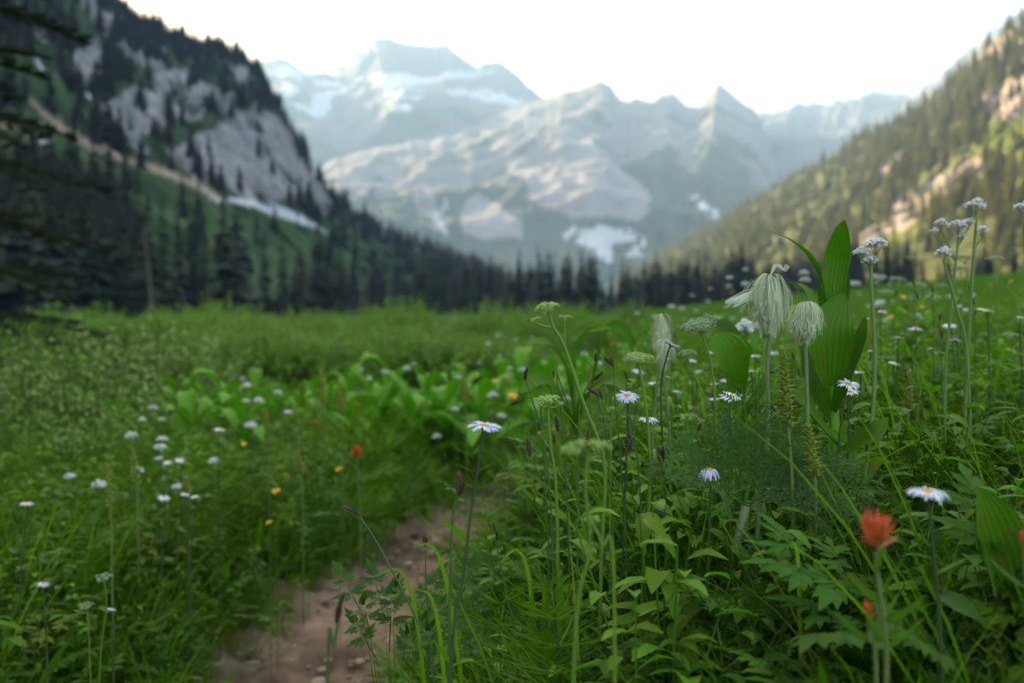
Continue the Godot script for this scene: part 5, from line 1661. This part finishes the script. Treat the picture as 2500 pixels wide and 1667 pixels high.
func sedges() -> void:
	for k in 3:
		spike_m.append(spike_mesh(k))
	rng.seed = 95
	sedge("dark sedge head on a green stem in front of the bare trail", [[1115, 1215], [1104, 1270], [1100, 1400], [1095, 1660]], 1.02, [[1117, 1205, 1121, 1155, 2], [1119, 1212, 1132, 1178, 0]], "", 0.0013)
	sedge("sedge with a nodding brown head leaning out over the trail", [[868, 1250], [905, 1300], [950, 1380], [1020, 1520], [1060, 1660]], 1.15, [[866, 1250, 838, 1236, 2], [878, 1258, 852, 1240, 0], [902, 1300, 898, 1332, 0, 0.86]], "", 0.001)
	sedge("slender sedge with a small brown head over bare dirt", [[1038, 1345], [1040, 1420], [1045, 1560]], 1.25, [[1037, 1332, 1035, 1304, 2], [1037, 1335, 1042, 1314, 0]])
	sedge("sedge with two stacked brown spikes on a bright stem at the trail edge", [[1212, 1325], [1222, 1380], [1240, 1470], [1262, 1620]], 1.1, [[1213, 1320, 1214, 1296, 0], [1210, 1300, 1204, 1275, 2]])
	sedge("blurred brown sedge head close to the lens over the trail", [[825, 1515], [815, 1580], [800, 1667]], 0.85, [[821, 1520, 830, 1470, 0], [828, 1480, 840, 1445, 2]], "", 0.0012)
	sedge("sedge with a hooked drooping dark spike below a slim upright one", [[1284, 928], [1310, 1010], [1325, 1060], [1338, 1160], [1350, 1400]], 1.22, [[1281, 925, 1287, 898, 0], [1283, 930, 1281, 908, 0], [1288, 1070, 1294, 1113, 0, 0.72]])
	sedge("sedge whose drooping spike hangs over the yellow flower", [[1320, 985], [1322, 1020], [1330, 1150], [1340, 1400]], 1.24, [[1271, 976, 1245, 988, 0, 0.98], [1340, 1160, 1332, 1180, 0]])
	sedge("sedge with three dark pointed spikes crossing the umbel stalk", [[1446, 925], [1430, 950], [1417, 990], [1412, 1080], [1410, 1400]], 1.2, [[1449, 924, 1472, 910, 0], [1441, 930, 1462, 922, 0], [1434, 948, 1455, 962, 1]])
	sedge("sedge with a pair of dark hanging spikes beside the lilac daisy", [[1457, 948], [1462, 985], [1480, 1060], [1500, 1400]], 1.2, [[1433, 946, 1460, 962, 0], [1455, 955, 1462, 974, 0], [1463, 952, 1471, 976, 0], [1435, 1050, 1434, 1075, 0, 0.5]])
	sedge("sedge with a shaggy double brown head before the umbels", [[1498, 895], [1499, 930], [1504, 1000], [1515, 1120], [1530, 1400]], 1.25, [[1496, 893, 1476, 873, 0], [1498, 896, 1492, 872, 2], [1453, 884, 1455, 864, 0, 0.9]])
	sedge("sedge with a long drooping spike beneath the lilac daisy", [[1520, 1010], [1540, 1020], [1548, 1060], [1560, 1160], [1570, 1400]], 1.2, [[1537, 1050, 1533, 1106, 0, 0.8]])
	sedge("sedge with a spent ragged brown head above the grass", [[1615, 1135], [1618, 1180], [1625, 1300], [1630, 1420]], 1.2, [[1614, 1135, 1607, 1092, 2], [1616, 1130, 1620, 1090, 0]])
	sedge("sedge with hanging spikes left of the silky seed heads", [[1395, 1010], [1370, 940], [1360, 920], [1375, 1060], [1390, 1400]], 1.24, [[1357, 1015, 1362, 1052, 0], [1352, 1060, 1354, 1085, 1], [1352, 922, 1350, 902, 2]])
	sedge("sedge with dark spikes hanging behind the hairy seed head stem", [[1855, 905, 1.3], [1850, 980, 1.3], [1845, 1100, 1.3], [1840, 1300, 1.3]], 1.3, [[1848, 985, 1843, 1008, 0], [1858, 988, 1852, 1008, 0], [1880, 985, 1894, 1004, 0], [1876, 906, 1892, 910, 0], [1826, 868, 1818, 880, 1]])
	var gl := "brown sedge heads scattered in the meadow"
	for k in 85:
		var d := rf(1.35, 3.2)
		var px := rf(1240, 2480)
		if k > 68:
			px = rf(640, 1200); d = rf(2.6, 4.0)
		var g := P(px, 760, d)
		var h := rf(0.34, 0.5)
		var py := pixel_of(Vector3(g.x, G(g.x, g.z) + h, g.z)).y
		var lx := rf(-30, 30) / d
		var s := 26.0 / d
		var sps := [[px, py, px + rf(-10, 10) / d, py - s, rng.randi() % 3]]
		if rf(0, 1) < 0.75:
			sps.append([px + rf(-3, 3), py + 4, px + rf(-24, 24) / d, py + rf(-10, 26) / d, rng.randi() % 3])
		if rf(0, 1) < 0.35:
			sps.append([px + rf(8, 16) / d, py + 30 / d, px + rf(8, 22) / d, py + 62 / d, 0, 0.85])
		sedge("thin sedge with a small brown head in the meadow grass", [[px, py], [px + lx * 0.3, py + 160 / d], [px + lx, py + 700 / d]], d, sps, gl, 0.0008)

# ---------------- yellow-green lousewort spikes
func bract_mesh() -> ArrayMesh:
	var mb := MB.new()
	leaflet(mb, Vector3.ZERO, Vector3(0.75, 0.65, 0), Vector3(-0.6, 0.8, 0), 1.0, 0.6, Color(0.40, 0.45, 0.10), 0.5, 4)
	mb.blob(Vector3(0.3, 0.25, 0), Vector3(0.2, 0.32, 0.2), 4, 6, Color(0.48, 0.50, 0.14), Color(0.36, 0.42, 0.09), Basis(Vector3.FORWARD, 0.5))
	stem_mesh(mb, bez(Vector3(0.35, 0.5, 0), Vector3(0.6, 0.85, 0), Vector3(0.85, 0.5, 0.05), 5), 0.05, 0.02, Color(0.28, 0.16, 0.05), Color(0.16, 0.08, 0.03), 4)
	return mb.mesh()

func lousewort(label: String, base_pix: Array, top: Array, bottom: Array, d: float, wpx: float, n: int, group := "") -> void:
	var st := stalk([bottom, base_pix], d)
	var o := thing("lousewort", label, "lousewort", st[0], group)
	var t := P(top[0], top[1], d) - o.position
	var b := P(bottom[0], bottom[1], d) - o.position
	var sm := MB.new()
	var pts: Array = st[1]
	pts.append(t)
	stem_mesh(sm, poly_curve(pts, 16), 0.0028, 0.0012, Color(0.10, 0.14, 0.035), Color(0.24, 0.28, 0.06), 7)
	part(o, "stem", sm.mesh(), M.stem)
	var r := wpx / FOCAL * d * 0.5
	for k in n:
		var f := float(k) / (n - 1)
		var sc := r * lerpf(1.55, 0.75, pow(f, 1.5)) * rf(0.8, 1.2)
		part(o, "bract", bract, M.leaf, Transform3D(Basis(Vector3.UP, k * 2.39996 + rf(-0.3, 0.3)).scaled(Vector3(sc, sc, sc)), b.lerp(t, f)))

var bract: ArrayMesh
func louseworts() -> void:
	bract = bract_mesh()
	rng.seed = 97
	lousewort("tall yellow-green lousewort spike between the two silky seed heads", [1936, 1250], [1911, 852], [1925, 1045], 1.16, 40, 62)
	lousewort("shorter yellow-green lousewort spike below the smaller silky seed head", [1992, 1330], [1972, 1040], [1990, 1165], 1.14, 42, 44)
	lousewort("faded lousewort spike standing alone in the shaded grass", [2215, 1120], [2221, 908], [2218, 1000], 1.7, 34, 30)
	for k in [[262, 1135, 268, 1245, 2.1], [322, 1080, 332, 1185, 2.4], [452, 1165, 455, 1215, 2.4], [782, 905, 788, 985, 3.6], [645, 1000, 652, 1050, 3.2], [1130, 900, 1135, 985, 3.6], [828, 940, 832, 1010, 3.4], [725, 1100, 735, 1160, 2.8]]:
		lousewort("yellow-green lousewort spike in the meadow beyond the trail", [k[2] + 4, k[3] + 90], [k[0], k[1]], [k[2], k[3]], k[4], 26, 26, "lousewort spikes beyond the trail")

# ---------------- scarlet paintbrush and yellow flowers
func paintbrush(label: String, pix: Array, d: float, wpx: float, hpx: float, n: int, group := "") -> void:
	var st := stalk(pix, d)
	var o := thing("paintbrush", label, "paintbrush", st[0], group)
	var cv := poly_curve(st[1], 16)
	var sm := MB.new()
	stem_mesh(sm, cv, 0.0022, 0.0018, Color(0.12, 0.18, 0.04), Color(0.16, 0.2, 0.06), 6)
	part(o, "stem", sm.mesh(), M.stem)
	for k in 7:
		var lm := MB.new()
		var f := cv[4 + k + (k / 2)]
		var a := k * 2.4
		blade(lm, f, f + yaw_dir(a, 0.7) * rf(0.03, 0.05), Vector3(0, -0.004, 0), 0.006, Color(0.09, 0.17, 0.03), Color(0.11, 0.2, 0.03), 4)
		part(o, "leaf", lm.mesh(), M.leaf)
	var top: Vector3 = cv[16]
	var w := wpx / FOCAL * d * 0.5
	var h := hpx / FOCAL * d
	for k in n:
		var bm := MB.new()
		var f := float(k) / n
		var a := k * 2.39996
		var b := top + Vector3(0, h * 0.35 * f, 0)
		var spread := lerpf(1.15, 0.2, f)
		var dir := (yaw_dir(a, 0) * spread + Vector3.UP * lerpf(0.75, 1.1, f)).normalized()
		var ln := lerpf(w * 1.25, h * 0.7, f) * rf(0.8, 1.1)
		var red := Color(0.62, 0.075, 0.03).lerp(Color(0.75, 0.13, 0.06), rf(0, 1))
		var sd := dir.cross(yaw_dir(a, 0.0)).normalized()
		if sd.length() < 0.1:
			sd = Vector3(-sin(a), 0, cos(a))
		for q in [-1.0, 0.0, 1.0]:
			var e: Vector3 = b + dir * ln * (1.0 if q == 0.0 else 0.78) + sd * q * ln * 0.3 + Vector3.UP * ln * 0.12
			blade(bm, b + dir * ln * 0.1, e, yaw_dir(a, 0) * ln * 0.08, ln * 0.2, red.lerp(Color(0.3, 0.25, 0.05), 0.6), red, 4, sd)
		part(o, "bract", bm.mesh(), tint_leaf)

var tint_leaf: StandardMaterial3D
func gold_template() -> Node3D:
	rng.seed = 2000
	var o := thing("yellow_flower", "small orange-yellow flower among the meadow leaves", "yellow flower", Vector3.ZERO, "yellow flowers in the meadow")
	var sm := MB.new()
	stem_mesh(sm, PackedVector3Array([Vector3.ZERO, Vector3(0.1, 4, 0), Vector3(0, 8, 0)]), 0.09, 0.06, Color(0.07, 0.13, 0.03), Color(0.08, 0.14, 0.03), 5)
	part(o, "stem", sm.mesh(), M.stem)
	for k in 11:
		var mb := MB.new()
		var a := TAU * k / 11.0 + rf(-0.1, 0.1)
		var d := Vector3(cos(a), rf(0.0, 0.35), sin(a))
		blade(mb, Vector3(0, 8, 0) + d * 0.2, Vector3(0, 8, 0) + d, Vector3(0, 0.12, 0), 0.42, Color(0.80, 0.40, 0.01), Color(0.85, 0.48, 0.01), 4, Vector3(-sin(a), 0, cos(a)))
		part(o, "petal", mb.mesh(), M.petal)
	var dm := MB.new()
	dm.blob(Vector3(0, 8.05, 0), Vector3(0.34, 0.2, 0.34), 5, 10, Color(0.6, 0.26, 0.01), Color(0.5, 0.25, 0.02))
	part(o, "disc", dm.mesh(), M.dry)
	return o

func reds_and_golds() -> void:
	tint_leaf = mat(0.5, Color(0.8, 0.7, 0.7))
	rng.seed = 98
	paintbrush("large scarlet paintbrush flower on a leafy stem close to the lens", [[2140, 1345], [2142, 1400], [2155, 1480], [2162, 1560], [2165, 1667]], 0.72, 120, 110, 13)
	paintbrush("small half opened red paintbrush bud beside the larger bloom", [[2122, 1510], [2124, 1560], [2140, 1667]], 0.76, 34, 50, 9)
	paintbrush("orange-red paintbrush standing beyond the bare trail", [[871, 1118], [874, 1160], [878, 1230], [880, 1300]], 2.6, 36, 36, 20)
	paintbrush("scarlet paintbrush cut off by the edge of the view", [[2502, 1330], [2505, 1420], [2510, 1600]], 0.78, 40, 44, 12)
	var g := gold_template()
	var first := true
	for k in [[1252, 967, 30, 2.4], [872, 987, 15, 4.0], [771, 1030, 17, 3.4], [674, 1199, 26, 2.4], [658, 1276, 24, 2.2], [828, 1146, 24, 2.6], [1469, 850, 22, 3.2], [1498, 838, 22, 3.4], [1790, 714, 18, 5.0], [2205, 725, 20, 3.4], [2212, 764, 24, 3.0], [2470, 688, 26, 2.6], [2175, 775, 20, 3.2], [1700, 812, 20, 3.4], [1843, 975, 22, 1.8], [1560, 912, 22, 2.6], [1210, 930, 14, 4.0], [1195, 985, 16, 3.4], [1235, 950, 14, 4.2], [2250, 750, 16, 4.0], [1140, 885, 14, 5.0], [2110, 800, 18, 3.2], [1950, 700, 14, 5.0], [595, 1085, 16, 3.0]]:
		var at := P(k[0], k[1], k[3])
		var top := at.y
		at.y = G(at.x, at.z)
		var r: float = k[2] / FOCAL * k[3] * 0.5
		var o := g
		if not first:
			o = copy(g, at, 0, 1, "small orange-yellow flower among the meadow leaves", "yellow flowers in the meadow")
		first = false
		var hh := maxf(top - at.y, 0.05)
		o.transform = Transform3D(Basis(Vector3.UP, rf(0, TAU)), at)
		for c in o.get_children():
			if str(c.name).begins_with("stem"):
				c.transform = Transform3D(Basis().scaled(Vector3(r, hh / 8.0, r)), Vector3.ZERO)
			else:
				c.transform = Transform3D(Basis(Vector3.RIGHT, 0.5).scaled(Vector3(r, r, r)), Vector3(0, hh, 0) - Basis(Vector3.RIGHT, 0.5) * Vector3(0, 8.0 * r, 0))

# ---------------- leafy plants close to the lens
func near_leaves() -> void:
	rng.seed = 99
	# cut-leaved plant at the trail edge
	var b := P(985, 1640, 1.28)
	b.y = G(b.x, b.z)
	var o := thing("cut_leaf_plant", "dark green plant with deeply cut leaves at the trail edge", "leafy plant", b)
	for k in [[940, 1515], [905, 1560], [960, 1540], [1010, 1520], [1050, 1545], [1000, 1580], [920, 1610], [1060, 1600], [1100, 1560], [980, 1640], [1035, 1650], [950, 1590], [1085, 1640], [1130, 1620], [890, 1510], [1110, 1490]]:
		var d := rf(1.2, 1.36)
		var t := P(k[0], k[1], d) - b
		var m := MB.new()
		var dir := (Vector3(t.x, 0.08, t.z) + Vector3(rf(-0.05, 0.05), 0.03, rf(0, 0.08))).normalized()
		var c := tone(Color(0.058, 0.125, 0.022), rf(0.8, 1.3))
		blade(m, Vector3.ZERO, t, Vector3(0, 0.03, 0), 0.0028, c, c, 4)
		lobed_leaf(m, t, dir, Vector3(rf(-0.3, 0.3), 0.9, rf(0.2, 0.7)).normalized(), rf(0.06, 0.09), c)
		part(o, "leaf", m.mesh(), M.gloss)
	# broad lance leaves
	var q := [["upright lance leaves in a tuft right beside the trail", [[1330, 1400], [1300, 1420], [1362, 1370], [1290, 1480], [1385, 1450]], 1360, 1667, 1.15], ["low dull lance leaves around the foot of the scarlet paintbrush", [[2000, 1600], [2060, 1660], [2250, 1620]], 2110, 1760, 0.8]]
	for k in q:
		var bb := P(k[2], k[3], k[4])
		bb.y = G(bb.x, bb.z)
		var ob := thing("lance_leaf_plant", k[0], "leafy plant", bb)
		for e in k[1]:
			var t: Vector3 = P(e[0], e[1], k[4] + rf(-0.05, 0.05)) - bb
			var m := MB.new()
			broad_leaf(m, bez(Vector3(t.x * 0.2, 0, 0), Vector3(t.x * 0.5, t.y * 0.6, t.z), t, 10), rf(0.018, 0.026), Vector3(rf(-0.6, 0.6), 0.3, 1), 8, 0.03, 0.7, tone(LANCE, 0.8), tone(LANCE, rf(0.8, 1.0)), 0.55, rf(-0.9, 0.9), 0.25)
			part(ob, "leaf", m.mesh(), M.leaf)
	# big dull leaf at the border of the view, and a curled one below it
	var lb := P(2480, 1560, 0.95)
	lb.y = G(lb.x, lb.z)
	var ol := thing("corn_lily", "drooping dull green corn lily leaf beside the white daisy", "corn lily", lb)
	lily_leaf(ol, [[2490, 1520, 0.95], [2470, 1380, 0.93], [2430, 1270, 0.92], [2393, 1190, 0.92]], 0.93, 120, Vector3(-0.4, 0.5, 1), tone(LILY, 0.6), tone(LILY, 0.75), 0.45)
	lily_leaf(ol, [[2430, 1540, 0.9], [2380, 1500, 0.88], [2330, 1465, 0.87], [2295, 1450, 0.88]], 0.88, 42, Vector3(0.2, 0.9, 0.6), tone(LILY, 0.7), Color(0.12, 0.16, 0.08), 0.6, 1.2)
	var lst := MB.new()
	stem_mesh(lst, PackedVector3Array([Vector3(0, -0.02, 0), P(2490, 1530, 0.95) - lb]), 0.006, 0.005, LILY, LILY)
	part(ol, "stem", lst.mesh(), M.stem)
	# horsetails at the trail edge
	var hm := clump_horsetail(5)
	rng.seed = 101
	for k in [[1345, 1560, 1.05], [1300, 1600, 1.1], [1390, 1530, 1.12], [1225, 1590, 1.2], [1420, 1610, 1.0]]:
		var at := P(k[0], k[1], k[2])
		var top := P(k[0], k[1] - 60, k[2]).y
		at.y = G(at.x, at.z)
		var oh := thing("horsetail", "bright green horsetail with whorls of thin needles at the trail edge", "horsetail", at, "horsetails at the trail edge")
		var s := (top - at.y) / 0.27
		part(oh, "whorled_stem", hm, M.leaf, Transform3D(Basis(Vector3.UP, rf(0, 6)).scaled(Vector3(1.3, s, 1.3)), Vector3.ZERO))
	# long grass blades crossing the trail
	for k in [[[1005, 1335], [1090, 1420], [1190, 1667], 1.2], [[912, 1407], [1010, 1470], [1085, 1640], 1.22], [[1020, 1437], [1075, 1560], [1135, 1700], 1.1], [[1205, 1388], [1290, 1400], [1330, 1440], 1.2], [[1925, 1335], [1950, 1400], [1965, 1450], 0.95]]:
		var d: float = k[3]
		var e := P(k[2][0], k[2][1], d)
		e.y = G(e.x, e.z)
		var og := thing("grass_blade", "long single grass blade arching over the trail edge", "grass blade", e, "long grass blades at the trail edge")
		var m := MB.new()
		var sp := poly_curve([Vector3.ZERO, P(k[1][0], k[1][1], d) - e, P(k[0][0], k[0][1], d) - e], 12)
		broad_leaf(m, sp, 0.0052, Vector3(0.4, 0.5, 0.8), 2, 0.0, 0.4, GRASS, tone(GRASS, 1.2), 0.2, 0.5, 0.8)
		part(og, "blade", m.mesh(), M.leaf)
	# things on the trail
	var fm := MB.new()
	var fp := P(605, 1627, 2.55)
	fp.y = 0.012
	broad_leaf(fm, bez(Vector3(-0.03, 0.008, 0.012), Vector3(0, -0.002, 0.005), Vector3(0.022, 0.026, -0.012), 8), 0.022, Vector3(0, 1, 0.2), 4, 0.03, 0.5, Color(0.25, 0.22, 0.14), Color(0.32, 0.28, 0.18), 0.45)
	var fo := thing("fallen_leaf", "dry curled leaf lying on the dirt trail", "leaf", fp)
	part(fo, "leaf_blade", fm.mesh(), M.leaf)
	var xs := []
	var cs := []
	for k in 900:
		var d := rf(1.9, 6.0)
		var s := rf(-1, 1)
		var x := path_x(d) + s * (path_half(d) + 0.06)
		var z := rf(0.002, 0.007) * (2.6 if rf(0, 1) < 0.09 else 1.0)
		xs.append(Transform3D(Basis(Vector3(rf(-1, 1), rf(-1, 1), rf(-1, 1)).normalized(), rf(0, 6)).scaled(Vector3(z, z * 0.6, z * 1.2)), Vector3(x, 0.002 + 0.016 * fb.get_noise_2d(x * 90.0, d * 60.0), -d)))
		cs.append(tone(Color(1, 0.9, 0.8), rf(0.6, 1.5)))
	var pm := MB.new()
	pm.blob(Vector3.ZERO, Vector3.ONE, 4, 6, Color(0.22, 0.16, 0.12), Color(0.2, 0.15, 0.11))
	for k in 110:
		var d := rf(1.9, 6.0)
		var x := path_x(d) + rf(-1.1, 1.1) * path_half(d)
		var z := rf(0.008, 0.022)
		xs.append(Transform3D(Basis(Vector3(rf(-1, 1), rf(-1, 1), rf(-1, 1)).normalized(), rf(0, 6)).scaled(Vector3(z, z * 0.5, z * 1.2)), Vector3(x, 0.006, -d)))
		cs.append(tone(Color(1, 0.95, 0.9), rf(0.7, 1.7)))
	stuff("gravel", pm.mesh(), M.soil, xs, cs, "crumbs of soil and small stones on the trail", "gravel")
	var tw := MB.new()
	blade(tw, Vector3(-0.5, 0, 0), Vector3(0.5, 0.05, 0), Vector3(0, 0.1, 0.08), 0.06, Color(0.3, 0.24, 0.15), Color(0.3, 0.24, 0.15), 4, Vector3(0, 0.2, 1))
	xs = []
	cs = []
	for k in 420:
		var d := rf(1.9, 6.0)
		var s: float = [-1.0, 1.0][rng.randi() % 2] * rf(0.3, 1.15)
		var x := path_x(d) + s * (path_half(d) + 0.04)
		var z := rf(0.015, 0.06)
		xs.append(Transform3D(Basis(Vector3.UP, rf(0, TAU)).scaled(Vector3.ONE * z), Vector3(x, 0.012 + 0.03 * smooth(0.7, 1.1, absf(s)), -d)))
		cs.append(tone(Color(1, 1, 1), rf(0.5, 1.4)))
	stuff("dry_litter", tw.mesh(), M.dry, xs, cs, "dry grass scraps lying along the trail", "litter")

func plants() -> void:
	ground_cover()

	shrubs()
	near_fir(P(-235, 760, 7.4), 13.0, "near fir whose dark boughs reach past the edge of the meadow", 1)
	near_fir(Vector3(-3.4, 0, -2.6), 12.0, "fir standing beside the meadow just outside the glossy bushes", 2)
	near_fir(Vector3(-4.4, 0, -0.6), 13.0, "fir standing beside the trail behind the other near firs", 3)
	near_fir(Vector3(-5.4, 0, -4.6), 14.0, "fir standing among the glossy bushes between the other near firs", 4)

	lilies()
	hero_lilies()

	daisies()
	pasques()
	umbels()
	valerians()

	sedges()
	louseworts()
	reds_and_golds()
	near_leaves()
